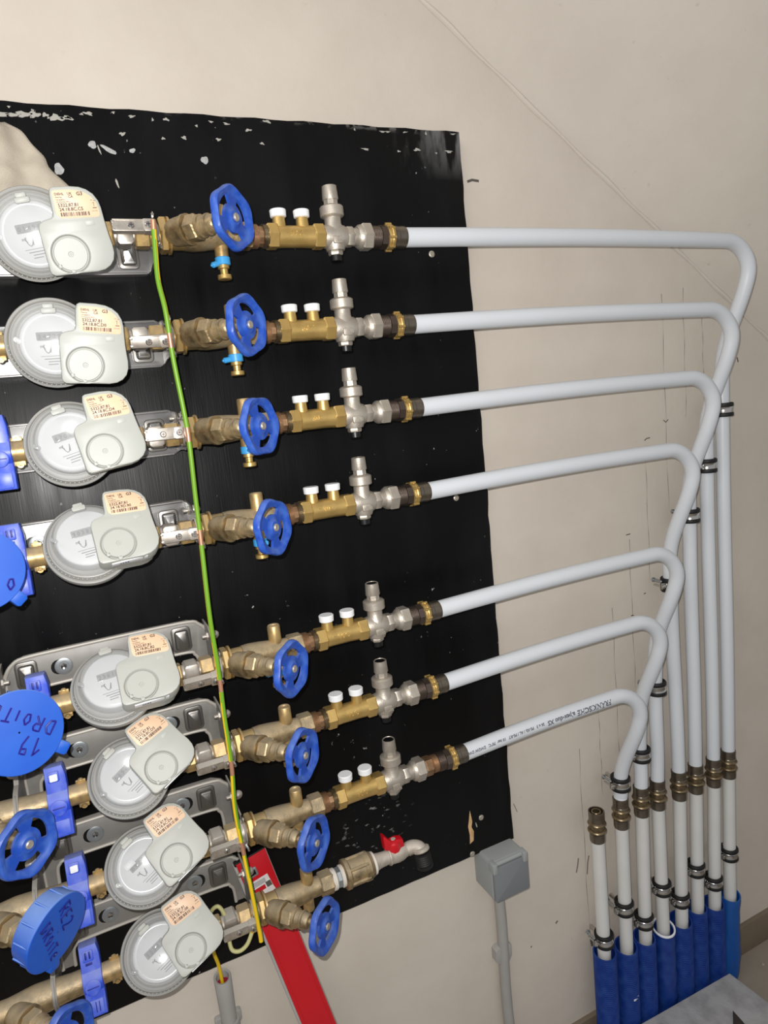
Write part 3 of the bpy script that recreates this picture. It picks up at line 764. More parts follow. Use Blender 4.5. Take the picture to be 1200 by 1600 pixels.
def bonnet(mb, P0, d, L0=.004):
    mb.lathe([(.008, .0090), (.013, .0140), (.018, .0160), (.024, .0166), (.034, .0172), (.036, .0182), (.040, .0182)], P0, d, 28)
    mb.hexa(Vector(P0) + d * .040, d, .016, .0155)
    mb.lathe([(0, .0135), (.004, .0135), (.005, .0115), (.011, .0110), (.0125, .0125), (.015, .0125), (.016, .0108), (.022, .0102), (.024, .0085)], Vector(P0) + d * .056, d, 24)
    mb.cyl(Vector(P0) + d * .078, d, .024, .0040, 16)
    return mb
def valve_common(t):
    mb = MB()
    mb.hexa((.1415, 0, 0), X, .0095, .0215); mb.lathe([(0, .0190), (.0005, .0220), (.003, .0220), (.0035, .0180)], (.1510, 0, 0), X, 32)
    mb.build('union_ring', 'union_brass', t)
    mb = MB(); mb.lathe([(.1535, .0172), (.1545, .0168), (.1700, .0168), (.1708, .0160)], (0, 0, 0), X, 32); mb.build('neck', 'union_brass', t)
    mb = MB(); mb.lathe([(.170, .0150), (.1705, .0176), (.180, .0184), (.195, .0176), (.212, .0156), (.222, .0138), (.236, .0140)], (0, 0, 0), X, 32)
    bonnet(mb, (.1475, 0, 0), STEM)
    mb.build('body', 'dirty_brass', t)
    mb = MB(); mb.hexa((.2350, 0, 0), X, .0205, .0172); mb.build('end_hexagon', 'dirty_brass', t)
    mb = MB(); mb.lathe([(0, .0092), (.012, .0090), (.029, .0088), (.0305, .0078), (.0298, .0060), (.0285, .0052)], (.218, 0, .006), (0, 0, 1), 24); mb.build('test_boss', 'brass', t)
    wc = Vector((.1475, 0, 0)) + STEM * .1035
    hw = handwheel(wc, STEM).build('handwheel', 'blue', t)
    mb = MB(); mb.lathe([(.0045, .0048), (.0062, .0048), (.0072, .0038), (.0068, .0018)], wc, STEM, 20); mb.build('hub_screw', 'nickel', hw)
    return hw
def drain(t, nub, cock=True):
    mb = MB(); mb.lathe([(0, .0086), (.030, .0084)] if cock else [(0, .0086), (.026, .0084), (.0275, .0078)], (.2155, 0, -.004), (0, 0, -1), 22)
    mb.build('drain_boss', 'brass', t)
    if not cock: return
    mb = MB(); mb.cyl((.2155, 0, -.0255), (0, 0, -1), .0098, .0094, 24)
    nd = Vector(nub).normalized(); mb.cyl(Vector((.2155, 0, -.0305)) + nd * .007, nd, .010, .0036, 14); mb.cyl(Vector((.2155, 0, -.0305)) + nd * .016, nd, .003, .0018, 10)
    d = mb.build('drain_collar', 'sky_blue', t); d['label'] = 'light blue collar'
    mb = MB(); mb.lathe([(0, .0072), (.004, .0072), (.005, .0050), (.011, .0048), (.012, .0086), (.0165, .0088), (.0175, .0078)], (.2155, 0, -.0352), (0, 0, -1), 22)
    mb.build('drain_knob', 'gold_brass', t)
nubs = [(-.8, -.3, -.3), (-1, -.2, -.15), (0, -1, 0), (.3, -1, 0), (-1, -.3, 0), (-1, -.2, 0), (-1, -.4, 0), None]
spin = [0.25, 0.9, 0.5, 1.25, 0.75, 1.0, 0.1, 0.6]
vd = ['with drain cock, directly right of the topmost meter', 'with blue drain spout pointing left, second from top', 'third from top, its blue drain nub pointing forward', 'fourth from top, above the wide gap',
      'fifth from top, below the wide gap', 'sixth from top on the right side of the meters', 'seventh from top, above the head of the red level', 'lowest, in front of the red level']
for i in range(8):
    t = thing('stop_valve', (0, AX, Z[i]), 'brass stop valve with blue handwheel ' + vd[i], 'valve', 'blue handwheel valves right of the meters')
    if i == 0: valve_common(t); v0 = t
    else:
        for ch in v0.children:
            if ch.name.split('.')[0].startswith('drain'): continue
            c = ch.copy(); C.objects.link(c); c.parent = t
            for g in ch.children:
                q = g.copy(); C.objects.link(q); q.parent = c
            if ch.name.split('.')[0] == 'handwheel':   # each wheel stands turned by its own amount about the stem
                wc = Vector((.1475, 0, 0)) + STEM * .1035
                c.matrix_local = Matrix.Translation(wc) @ Matrix.Rotation(spin[i], 4, STEM) @ Matrix.Translation(-wc)
    drain(t, nubs[i] or (-1, 0, 0), i != 7)

# ---------------------------------------------------------------- check valves, reducers, pipe adapters
def check_proto():
    t = thing('check_valve', (0, AX, 0), '', 'check valve', 'gold brass check valves with two white caps')
    mb = MB(); mb.ridges((.2550, 0, 0), X, .009, .0150, .0008, 5); mb.lathe([(0, .0130), (.009, .0130)], (.2630, 0, 0), X, 10); mb.build('nipple', 'red_brass', t)
    mb = MB(); mb.ridges((.2700, 0, 0), X, .008, .0150, .0008, 4); mb.build('thread', 'bronze', t)
    mb = MB(); mb.hexa((.2760, 0, 0), X, .0150, .0165); mb.build('inlet_nut', 'gold_brass', t)
    mb = MB(); mb.hexa((.3395, 0, 0), X, .0155, .0165); mb.build('outlet_nut', 'gold_brass', t)
    mb = MB(); mb.lathe([(.2905, .0142), (.300, .0138), (.325, .0138), (.3400, .0144)], (0, 0, 0), X, 32); b = mb.build('body', 'gold_brass', t)
    mb = MB()
    def bend(p):
        a = (p.y + .0005) / .0139 - .18
        return Vector((.306 + p.x, -(.0139 + .0005 + p.z) * math.cos(a), (.0139 + .0003 + p.z) * math.sin(a)))
    mb.mesh_text('30\u20ac', .0105, None, depth=.0010, bend=bend)
    mb.tube([Vector((.2985, -.0137, .0035)), Vector((.303, -.0138, .0028))], .0005, 6)
    mb.build('cast_mark', 'gold_brass', b)
    for x in (.2955, .3275):
        mb = MB(); mb.lathe([(.008, .0090), (.0255, .0078)], (x, 0, 0), (0, 0, 1), 24); p = mb.build('port', 'gold_brass', t)
        mb = MB(); mb.lathe([(.0235, .0088), (.0245, .0104), (.0325, .0108), (.0335, .0098)], (x, 0, 0), (0, 0, 1), 28); q = mb.build('port_cap', 'white_cap', p)
    return t
def reducer_proto():
    t = thing('pressure_reducer', (0, AX, 0), '', 'pressure reducer', 'nickel pressure reducers with upright tower')
    mb = MB()
    mb.lathe([(.3545, .0142), (.358, .0152), (.364, .0158), (.371, .0162), (.378, .0158), (.384, .0148), (.3875, .0130)], (0, 0, 0), X, 32)
    mb.lathe([(-.018, .0122), (-.010, .0150), (.0, .0160), (.010, .0140), (.016, .0112), (.024, .0112), (.0265, .0150)], (.371, 0, 0), (0, 0, 1), 32)
    mb.box((.3700, -.0065, .0150), (.013, .010, .0035), .001, (Vector((0, 0, 0)), X, Zv, Vector((0, -1, 0))))
    mb.build('body', 'nickel', t)
    mb = MB(); mb.lathe([(.0255, .0150), (.0265, .0160), (.0375, .0160), (.0390, .0145), (.0405, .0110)], (.371, 0, 0), (0, 0, 1), 32); mb.build('spring_collar', 'nickel', t)
    mb = MB(); mb.lathe([(.0395, .0100), (.0495, .0096)], (.371, 0, 0), (0, 0, 1), 8); mb.lathe([(.047, .0104), (.0480, .0108), (.0645, .0098), (.0650, .0088), (.0635, .0080), (.060, .0076)], (.371, 0, 0), (0, 0, 1), 28)
    tw = mb.build('tower', 'nickel', t)
    mb = MB(); mb.cyl((.371, 0, .0595), (0, 0, 1), .0052, .0078, 20); mb.build('adjuster', 'black', tw)
    mb = MB(); mb.hexa((.3705, 0, -.0175), (0, 0, -1), .0065, .0096); pl = mb.build('lower_nut', 'nickel', t)
    mb = MB(); mb.cyl((.3705, 0, -.0235), (0, 0, -1), .0085, .0080, 20); mb.build('plug', 'black', pl)
    mb = MB(); mb.mesh_text('Dn', .0085, (Vector((.3655, -.0212, -.0085)), X, Zv, Vector((0, -1, 0))), depth=.0008); mb.build('cast_mark', 'nickel', bpy.data.objects[t.children[0].name])
    mb = MB(); mb.hexa((.3860, 0, 0), X, .0115, .0135); mb.cyl((.3970, 0, 0), X, .014, .0118, 24); mb.build('tail_hexagon', 'nickel', t)
    mb = MB(); mb.lathe([(0, .0135), (.003, .0160), (.006, .0165)], (.4035, 0, 0), X, 28); mb.hexa((.4090, 0, 0), X, .0155, .0182); mb.build('union_nut', 'nickel', t)
    return t
def adapter_proto():
    t = thing('press_adapter', (0, AX, 0), '', 'pipe adapter', 'brass and steel adapters feeding the white pipes')
    mb = MB(); mb.ridges((.4240, 0, 0), X, .014, .0150, .0009, 6); mb.lathe([(0, .0162), (.009, .0166), (.0105, .0150)], (.4375, 0, 0), X, 8); mb.build('threaded_tail', 'dark_metal', t)
    mb = MB(); mb.lathe([(0, .0156), (.001, .0170), (.0035, .0176), (.0050, .0166), (.0065, .0176), (.0095, .0170), (.0105, .0156)], (.4470, 0, 0), X, 32)
    for k in range(8):
        a = 2 * PI * k / 8 + .2; mb.tube([Vector((.4475, math.cos(a) * .0172, math.sin(a) * .0172)), Vector((.4565, math.cos(a) * .0172, math.sin(a) * .0172))], .0021, 8)
    mb.build('brass_ring', 'gold_brass', t)
    mb = MB(); mb.lathe([(0, .0158), (.002, .0158), (.003, .0148), (.0075, .0152), (.0085, .0146), (.0150, .0152), (.0180, .0152), (.0205, .0146)], (.4565, 0, 0), X, 32); mb.build('press_sleeve', 'sleeve', t)
    return t
ck = check_proto(); rd = reducer_proto(); ad = adapter_proto()
for i in range(7):
    for src, txt in ((ck, 'gold brass check valve with two white capped ports, %s'), (rd, 'satin nickel pressure reducer with short tower, %s'), (ad, 'brass ringed press adapter at the start of the white pipe, %s')):
        lab = txt % ORD[i]
        if i == 0: src.location.z = Z[0]; src['label'] = lab; o = src
        else: o = copy_tree(src, (0, AX, Z[i]), lab)
        if src is ad and i == 6:
            o.location.x = 0.024
            mb = MB(); mb.hexa((.4010, 0, 0), X, .014, .0150); mb.ridges((.4150, 0, 0), X, .010, .0140, .0008, 5); q = mb.build('copper_reducer', 'red_brass', o); q['label'] = 'reddish brass reducer'

# ---------------------------------------------------------------- white pipes from board to risers
CX = [1.199, 1.1525, 1.098, 1.049, 0.9875, 0.942, 0.887, 0.824]      # couplings, right to left
TX = [1.2035, 1.155, 1.102, 1.0435, 0.995, 0.9465, 0.8895]
RY = -0.040; CZ = 0.543; PR = 0.0134
for i in range(7):
    zt = Z[i]; x1 = TX[i]; xs = .4765 + (.024 if i == 6 else 0)
    ye = -.104
    rb = .064; P = []
    for k in range(25): q = k / 24; P.append(Vector((xs + (x1 - rb - xs) * q, AX + (ye - AX) * q, zt + .003 * math.sin(PI * q))))
    def yy(dz):
        q = min(1, max(0, (dz - .030) / .200)); q = q * q * (3 - 2 * q); return ye + (RY - ye) * q
    for k in range(1, 15):
        a = k / 14 * PI / 2; dz = rb - rb * math.cos(a); P.append(Vector((x1 - rb + rb * math.sin(a), yy(dz), zt - dz)))
    zend = CZ + .018
    for k in range(1, 23): dz = rb + (.250 - rb) * k / 22; P.append(Vector((x1, yy(dz), zt - dz)))
    for k in range(1, 21):
        q = k / 20; P.append(Vector((x1 + (CX[i] - x1) * q, RY + .0012 * math.sin(q * PI * 2), (zt - .250) + (zend - (zt - .250)) * q)))
    og = Vector((xs, AX, zt))
    t = MB().tube(P, PR, 28).build('water_pipe', 'pipe', None, org=og, place=og, smooth=80)
    tag(t, 'white plastic water pipe bending down to the wall, %s of the seven' % ORD[i].replace(' from top', ' from top').replace('seventh from top', 'lowest'), 'pipe', 'white pipes bending from board to risers')
    if i == 6:
        def bendp(x0):   # printed upside down, read from the bend back towards the board
            def f(p):
                a = .42 - p.y / PR
                rr = PR + .0003 + p.z
                xx = x0 - p.x
                q = (xx - xs) / (x1 - .064 - xs)
                return Vector((xx, AX + (ye - AX) * q - rr * math.cos(a), zt + .003 * math.sin(PI * q) + rr * math.sin(a)))
            return f
        mb = MB()
        mb.mesh_text('FR\u00c4NKISCHE', .0135, None, depth=.0002, bend=bendp(.806))
        mb.mesh_text('alpex-duo XS', .0110, None, depth=.0002, bend=bendp(.722))
        mb.mesh_text('26 x 3   PE-Xb / AL / PE-RT   10 bar  70\u00b0C   DVGW DW-8201', .0066, None, depth=.0002, bend=bendp(.655))
        mb.build('pipe_print', 'pipe_ink', t, org=og)

def coupling_proto():
    t = thing('pipe_coupling', (0, 0, 0), '', 'pipe coupling', 'bronze press couplings joining the risers')
    mb = MB(); mb.lathe([(.0045, .0145), (.0058, .0168), (.0078, .0180), (.0098, .0168), (.0110, .0150), (.0128, .0145)], (0, 0, 0), (0, 0, 1), 28)
    mb.lathe([(-.0125, .0148), (-.0112, .0160), (-.0095, .0178), (-.0070, .0184), (-.0050, .0170), (-.0038, .0148)], (0, 0, 0), (0, 0, 1), 28)
    mb.lathe([(-.005, .0142), (.0, .0134), (.005, .0142)], (0, 0, 0), (0, 0, 1), 28); mb.build('bronze_body', 'bronze', t)
    for s in (1, -1):
        mb = MB(); mb.lathe([(.0125, .0156), (.0145, .0156), (.0155, .0149), (.0200, .0151), (.0215, .0147), (.0310, .0153), (.0330, .0150), (.0333, .0143)] if s > 0 else [(.0125, .0156), (.0145, .0156), (.0155, .0149), (.0220, .0152), (.0290, .0150), (.0310, .0145)], (0, 0, 0), (0, 0, s), 28)
        mb.build('press_sleeve', 'sleeve', t)
    return t
cpl = coupling_proto()
NTH = ['rightmost', 'second from the right', 'third from the right', 'fourth from the right', 'fifth from the right', 'sixth from the right', 'seventh from the right', 'leftmost']
for i in range(8):
    lab = 'bronze press coupling on the %s riser' % NTH[i] if i < 7 else 'open ended bronze press coupling on the short leftmost pipe stub'
    loc = (CX[i], RY, CZ + (-.002, -.006, -.002, 0, .001, .002, -.004, -.010)[i])
    if i == 0: cpl.location = loc; cpl['label'] = lab
    else:
        o = copy_tree(cpl, loc, lab)
        if i == 7:
            up_s = [c for c in o.children if c.name.startswith('press_sleeve')][0]
            mb = MB(); mb.lathe([(.0125, .0152), (.033, .0155), (.0335, .0148), (.0328, .0132), (.020, .0130)], (0, 0, 0), (0, 0, 1), 28, close=False); bpy.data.objects.remove(up_s)
            mb.build('open_sleeve', 'sleeve', o)
            mb = MB(); mb.lathe([(.010, .0100), (.0320, .0100), (.0328, .0094), (.0325, .0068), (.012, .0066)], (0, 0, 0), (0, 0, 1), 24, close=False); mb.build('support_tube', 'bronze', o)
            mb = MB(); mb.lathe([(.0085, .0134), (.0120, .0134)], (0, 0, 0), (0, 0, 1), 20); mb.build('core', 'black', o)

# lower stubs, sleeves, clamps
SX = [1.1935, 1.1425, 1.089, 1.0405, 0.990, 0.9345, 0.883, 0.826]
SZ = [0.222, 0.222, 0.236, 0.226, 0.231, 0.234, 0.237, 0.251]
for i in range(8):
    og = Vector((CX[i], RY, CZ - .025))
    pts = [Vector((CX[i] + (SX[i] - CX[i]) * k / 8, RY, CZ - .025 + (.03 - CZ + .025) * k / 8)) for k in range(9)]
    o = MB().tube(pts, PR, 24).build('riser_stub', 'lower_pipe', None, org=og, place=og)
    tag(o, 'white riser pipe coming out of the %s blue sleeve' % NTH[i], 'pipe', 'white pipe stubs rising from the blue sleeves')
sdesc = ['smooth lighter blue sleeve, rightmost of the eight by the floor', 'finely ribbed blue sleeve with scuffed ribs, second from the right', 'ribbed blue sleeve, third from the right', 'open topped blue sleeve, fourth from the right',
         'smooth wrapped blue sleeve with pale rim, fifth from the right', 'ribbed blue sleeve with wide open mouth, third from the left', 'scuffed blue sleeve with white chip, second from the left', 'leftmost blue ribbed sleeve round the short pipe stub']
for i in range(8):
    sr = [.0225, .0222, .0222, .0238, .0225, .0226, .0232, .0232][i]
    smooth = i in (0, 4)
    prof = []; zt = SZ[i]; z = zt
    if smooth:
        k = 0
        while z > 0: prof.append((z, sr + .0006 * math.sin(k * 1.7 + i))); z -= .012; k += 1
        prof.append((0.0, sr))
    else:
        while z > 0.002:
            prof += [(z, sr), (z - .0020, sr + .0003), (z - .0026, sr - .0019), (z - .0040, sr - .0019)]; z -= .0046
        prof.append((0.0, sr))
    ins = [(p[0], p[1]) for p in prof]
    full = [(0.0, sr - .0035), (zt, sr - .0028)] + [(p[0], p[1]) for p in ins]
    mb = MB(); mb.lathe(full, (0, 0, 0), (0, 0, 1), 32, close=False)
    tilt = Vector((-.3, -1, 0)).normalized()
    for v in mb.v:   # sleeve mouth cut askew, and the last sleeve kinks at its foot
        if v.z > zt - .03: v.z += (-.10 if i in (2, 7) else -.20) * (v.dot(tilt)) * max(0, (v.z - (zt - .03)) / .03)
        if i == 0: v.x += -.020 * max(0, 1 - v.z / .16) ** 2 * 1.0 + .004 * math.sin(v.z * 30)
    og = Vector((SX[i] - .001, RY - .001, 0))
    o = mb.build('corrugated_sleeve', 'navy_light' if i == 0 else 'navy', None, place=og)
    tag(o, sdesc[i], 'pipe sleeve', 'blue sleeves standing on the floor')
    if i == 4:
        mb = MB(); mb.lathe([(zt - .001, sr - .003), (zt + .0015, sr - .001), (zt + .001, sr + .0012), (zt - .002, sr + .0013)], (0, 0, 0), (0, 0, 1), 32, close=False)
        for v in mb.v: v.z += -.20 * v.dot(tilt)
        q = mb.build('rim', 'white_cap', o); q['label'] = 'pale rim'
    if i == 6:
        mb = MB()
        for k in range(3): mb.box((-.003 + k * .004, .128 + k * .0016 * (-1) ** k, .0228 - k * .0008), (.006, .0045, .0012), .0004)
        q = mb.build('white_chip', 'white_cap', o)
        q['label'] = 'white chip of plastic'

def clamp2_proto():
    t = thing('pipe_clamp', (0, 0, 0), '', 'pipe clamp', 'rubber lined pipe clamps on the risers')
    for z in (-.0098, .0098):
        mb = MB(); mb.lathe([(z - .0040, .0137), (z - .0040, .0182), (z - .0025, .0192), (z + .0025, .0192), (z + .0040, .0182), (z + .0040, .0137)], (0, 0, 0), (0, 0, 1), 28, close=False); mb.build('rubber_lip', 'rubber', t)
    mb = MB(); mb.lathe([(-.0066, .0137), (-.0066, .0176), (-.0054, .0186), (-.0025, .0178), (.0025, .0178), (.0054, .0186), (.0066, .0176), (.0066, .0137)], (0, 0, 0), (0, 0, 1), 32, close=False)
    mb.build('steel_band', 'chrome', t)
    mb = MB()
    mb.box((-.0205, 0, .002), (.011, .013, .0022), .0005); mb.box((-.0205, 0, -.002), (.011, .013, .0022), .0005)
    mb.lathe([(0, .0048), (.0028, .0046), (.0036, .0030)], (-.0222, -.0036, 0), (0, -1, 0), 16)
    mb.build('ear', 'chrome', t)
    mb = MB(); mb.cyl((-.0222, -.004, -.0005), (0, 1, 0), .026, .0020, 12); mb.build('closing_screw', 'chrome', t)
    mb = MB(); mb.cyl((-.0235, .000, .0095), (0, 1, 0), .022, .0021, 12); mb.lathe([(0, .0046), (.0025, .0046), (.0035, .0036)], (-.0235, .0200, .0095), (0, 1, 0), 12); mb.build('headed_screw', 'galv_pipe', t)
    mb = MB(); mb.cyl((0, .013, 0), (0, 1, 0), .0265, .0040, 14); mb.hexa((0, .0165, 0), (0, 1, 0), .005, .0065); mb.build('wall_stud', 'chrome', t)
    return t
pc = clamp2_proto()
top = [(1.2050, 1.3137), (1.1545, 1.207), (1.1030, 1.1131), (1.0440, .9828), (.9955, .7768), (.9465, .6478), (.8895, .6043)]
bot = [(1.1955, .3252), (1.1445, .276), (1.0905, .3303), (1.0415, .2779), (.9893, .3284), (.9355, .274), (.8835, .3283), (.8265, .2801)]
first = True
for nm, L in (('upper', top), ('lower', bot)):
    for k, (x, z) in enumerate(L):
        lab = ('steel pipe clamp with black rubber edges, %s one on the %s riser' % (nm, NTH[k])) if not (nm == 'lower' and k == 7) else 'steel pipe clamp at the mouth of the leftmost blue sleeve'
        if first: pc.location = (x, RY, z); pc['label'] = lab; first = False
        else: copy_tree(pc, (x, RY, z), lab)
# ---------------------------------------------------------------- left-hand blue seal clips, valves, caps
CLIPZ = {2: (-.0690, .000), 3: (-.0735, -.003), 4: (-.0775, .002), 5: (-.0775, .002), 6: (-.0745, .010), 7: (-.0785, .016)}
def clip(i, first):
    cx, dz = CLIPZ[i]
    desc = {2: 'blue seal clip at the picture edge, topmost of the clips', 3: 'blue seal clip behind the topmost round blue cap', 4: 'faded blue seal clip with square socket beside the fifth meter', 5: 'blue seal clip with white square beside the sixth meter',
            6: 'pale blue seal clip between the marked cap and the seventh meter', 7: 'glossy blue seal clip with curved belly beside the lowest meter'}[i]
    t = thing('seal_clip', (cx, AX, Z[i]), desc, 'seal clip', 'blue plastic seal clips on the meter inlets')
    mb = MB(); o = [(-.011, -.042), (.012, -.042), (.0125, -.020), (.0125, .030), (.010, .043), (-.011, .043), (-.0115, .010)]
    mb.prism(o, -.012, .0135, .002, wf(0, 0, 0)); mb.lathe([(-.0116, .0175), (-.011, .0182), (.0115, .0182), (.0122, .0172)], (0, 0, 0), X, 28)
    mb.build('shell', 'blue_clip', t)
    mb = MB(); mb.box((-.001, .031, .014), (.0125, .013, .003), .0008); mb.build('raised_panel', 'blue_clip', t); mb = MB(); mb.box((0, -.031, .014), (.018, .018, .002), .0008)
    mb.build('raised_panel', 'blue_clip', t)
    if i == 7:
        mb = MB(); mb.box((0, -.030, .0157), (.001, .012, .001), .0002); mb.box((.004, -.030, .0157), (.001, .012, .001), .0002); mb.build('rib', 'dark_blue', t)
    mb = MB()
    if i in (5, 6): mb.box((-.001, .030, .0158), (.009, .0085, .0014), .0006); mb.build('white_insert', 'white_cap', t)
    else:
        mb.box((-.0035, .032, .0158), (.0022, .0085, .001), .0002); mb.box((.0012, .032, .0158), (.0022, .0085, .001), .0002); mb.box((-.001, .0215, .0145), (.008, .0028, .001), .0002); mb.build('socket', 'dark_blue', t)
    mb = MB(); mb.lathe([(.0, .0095), (.0012, .0092), (.0016, .008)], (0, -.0180, -.006), (0, -1, 0), 28); d = mb.build('seal_disc', 'blue_clip', t)
    mb = MB(); mb.box((0, -.006, .0198), (.014, .0012, .0005), .0001); mb.build('disc_slot', 'dark_blue', d)
    if i != 4: t.rotation_euler = (math.radians(-{2: 0, 3: 5, 5: 14, 6: 18, 7: 20}[i]), 0, 0)
    else: t.rotation_euler = (math.radians(-8), 0, 0)
for i in CLIPZ: clip(i, i == 2)

DXL = -.3245
def left_valve(i, cap):
    desc = {5: 'brass inlet valve with faded blue handwheel left of the sixth meter', 7: 'brass inlet valve with blue handwheel at the bottom left corner', 6: 'brass inlet valve under the blue cap marked for the ground floor',
            4: 'brass inlet valve under the blue cap of the fifth row', 3: 'brass inlet valve under the topmost blue cap at the picture edge'}[i]
    t = thing('inlet_valve', (DXL, AX, Z[i]), desc, 'valve', 'brass inlet valves left of the meters')
    mb = MB(); mb.lathe([(.100, .0150), (.150, .0150), (.170, .0172), (.180, .0182), (.195, .0176), (.212, .0156), (.222, .0148), (.246, .0148)], (0, 0, 0), X, 32)
    if not cap: bonnet(mb, (.1475, 0, 0), STEM)
    else: bonnet(mb, (.1475, 0, 0), STEM)
    mb.build('body', 'dirty_brass', t)
    mb = MB(); mb.hexa((.112, 0, 0), X, .020, .0190); mb.build('inlet_hexagon', 'brass', t)
    if not cap:
        wc = Vector((.1475, 0, 0)) + STEM * .1035
        hw = handwheel(wc, STEM, .0375).build('handwheel', 'blue', t)
        mb = MB(); mb.lathe([(.0045, .0048), (.0062, .0048), (.0072, .0038), (.0068, .0018)], wc, STEM, 20); mb.build('hub_screw', 'nickel', hw)
    return t
for i, c in ((3, True), (4, True), (5, False), (6, True), (7, False)): left_valve(i, c)
# stretch of inlet pipe between valve and clip, rows 1-3 straight brass
for i in range(8):
    og = Vector((-.0930, AX, Z[i]))
    L = .16 if i < 3 else .0
    mb = MB(); mb.cyl((0, 0, 0), (-1, 0, 0), .012 + L, .0142, 28)
    o = mb.build('inlet_pipe', 'brass', None, place=og)
    tag(o, 'short dusty brass pipe entering from the left, on the %s meter line' % ORD[i], 'pipe', 'brass inlet pipes')

STROKES = {
    'R': [[(0, 0), (0, 1), (.5, 1), (.62, .78), (.5, .55), (0, .5)], [(.2, .5), (.65, 0)]],
    'E': [[(.6, 1), (0, .95), (0, .02), (.62, 0)], [(0, .5), (.45, .5)]],
    '2': [[(0, .85), (.3, 1), (.6, .8), (.45, .45), (0, 0), (.65, .03)]],
    'D': [[(0, 0), (0, 1), (.35, .95), (.62, .55), (.4, .08), (0, 0)]],
    'O': [[(.3, .85), (.05, .5), (.2, .05), (.48, .1), (.58, .5), (.3, .85)]],
    'I': [[(.15, .75), (.2, 0)]], 'T': [[(-.05, .95), (.65, 1)], [(.3, .97), (.3, 0)]],
    'e': [[(.05, .35), (.5, .42), (.35, .7), (.08, .5), (.1, .12), (.5, .05)]],
    '1': [[(-.05, .6), (.3, 1), (.3, 0)]], '9': [[(.5, .75), (.2, .7), (.15, 1), (.5, 1), (.52, .5), (.3, 0)]],
}
def write(mb, txt, org, U, V, W, h, adv=.95, r=.0011):
    x = 0
    for ch in txt:
        if ch == ' ': x += h * .6; continue
        for st in STROKES[ch]:
            pts = [org + U * (x + p[0] * h * .8) + V * (p[1] * h) for p in st]
            q = []
            for a_, b_ in zip(pts, pts[1:]): q += [a_ + (b_ - a_) * t / 3 for t in range(3)]
            q.append(pts[-1]); mb.tube(q, r, 6)
        x += h * adv * (.55 if ch in 'I1' else .88)
def cap(i, c, nrm, R, label, texts, ink, tabang, depth=.026):
    n = Vector(nrm).normalized()
    U = (X - n * X.dot(n)).normalized(); V = n.cross(U) * 1.0
    if V.z < 0: V = -V
    t = thing('valve_cap', c, label, 'cap', 'round blue locking caps over the inlet valves')
    mb = MB(); mb.lathe([(-depth, R * .90), (-depth * .9, R * .93), (-.003, R * .98), (-.0028, R), (-.0006, R), (0, R * .985), (0.0004, R * .5), (.0004, .001)], (0, 0, 0), n, 64, close=False)
    for k in range(12):
        a = 2 * PI * k / 12; p = (U * math.cos(a) + V * math.sin(a)) * R * .955
        mb.tube([p - n * depth * .85, p - n * .004], .0012, 6)
    mb.build('shell', 'blue_cap', t)
    a = tabang; e = U * math.cos(a) + V * math.sin(a); g = n.cross(e)
    mb = MB(); mb.box((0, 0, 0), (.016, .014, .012), .0015, (e * (R + .004) - n * .007, e, g, n)); mb.build('tab', 'blue_cap', t)
    mb = MB()
    for txt, o2, ang, h in texts:
        ud = U * math.cos(ang) + V * math.sin(ang); vd_ = n.cross(ud)
        write(mb, txt, U * o2[0] + V * o2[1] + n * .0004, ud, vd_, n, h)
    mb.build('handwriting', ink, t)
    return t
cap(6, (-.095, -.212, .853), (.68, -.68, -.25), .042, 'round blue cap with RE2 DROITE handwritten, over the seventh row', [('RE2', (.008, .026), math.radians(-92), .0150), ('DROITe', (-.0185, .0275), math.radians(-88), .0130)], 'ink', math.radians(-105))
cap(4, (-.094, -.205, 1.090), (.28, -.94, .16), .045, 'round blue cap with 19 DROITE handwritten upside down, beside the fifth meter', [('DROITe', (.037, .0000), math.radians(145), .0150), ('19', (.021, -.014), math.radians(150), .019)], 'ink_purple', math.radians(-38))
cap(3, (-.099, -.205, 1.270), (.28, -.94, .10), .042, 'topmost round blue cap, cut by the left picture edge', [('O', (.030, -.014), math.radians(165), .0150)], 'ink_purple', math.radians(-50))

# ---------------------------------------------------------------- tap group at the end of the lowest line
z8 = Z[7]
t = thing('tap_reducer', (.255, AX, z8), 'ribbed brass coupling with white tape leading to the drain tap', 'pipe fitting')
mb = MB(); mb.lathe([(-.001, .0145), (.001, .0160), (.0055, .0158), (.0065, .0145)], (0, 0, 0), X, 28); mb.build('thread_tape', 'tape', t)
mb = MB(); mb.hexa((.006, 0, 0), X, .0085, .0150, n=8); mb.build('zinc_nipple', 'galv_pipe', t)
mb = MB(); mb.lathe([(.0135, .0150), (.015, .0165), (.0185, .0162), (.0195, .0150)], (0, 0, 0), X, 28); mb.build('thread_tape', 'tape', t)
mb = MB(); mb.lathe([(.019, .0200), (.0205, .0222), (.026, .0222), (.028, .0205), (.050, .0200), (.052, .0215), (.060, .0215), (.062, .0195), (.066, .0180)], (0, 0, 0), X, 32)
for k in range(6):
    a = 2 * PI * k / 6 + .3; mb.tube([Vector((.026, math.cos(a) * .0205, math.sin(a) * .0205)), Vector((.056, math.cos(a) * .0205, math.sin(a) * .0205))], .0024, 8)
mb.build('coupling', 'dirty_brass', t)
mb = MB(); mb.lathe([(.0655, .0165), (.067, .0172), (.070, .0168), (.071, .0155)], (0, 0, 0), X, 28); mb.build('thread_tape', 'tape', t)
mb = MB(); mb.lathe([(.070, .0135), (.078, .0115), (.090, .0105), (.096, .0108)], (0, 0, 0), X, 24); mb.build('neck', 'tap', t)
t = thing('drain_tap', (.350, AX, z8), 'scaled drain tap with red lever handle at the end of the lowest line', 'tap')
mb = MB(); mb.lathe([(-.001, .0130), (.001, .0135), (.003, .0125), (.008, .0128), (.014, .0134), (.022, .0128), (.028, .0105), (.036, .0092)], (0, 0, 0), X, 28)
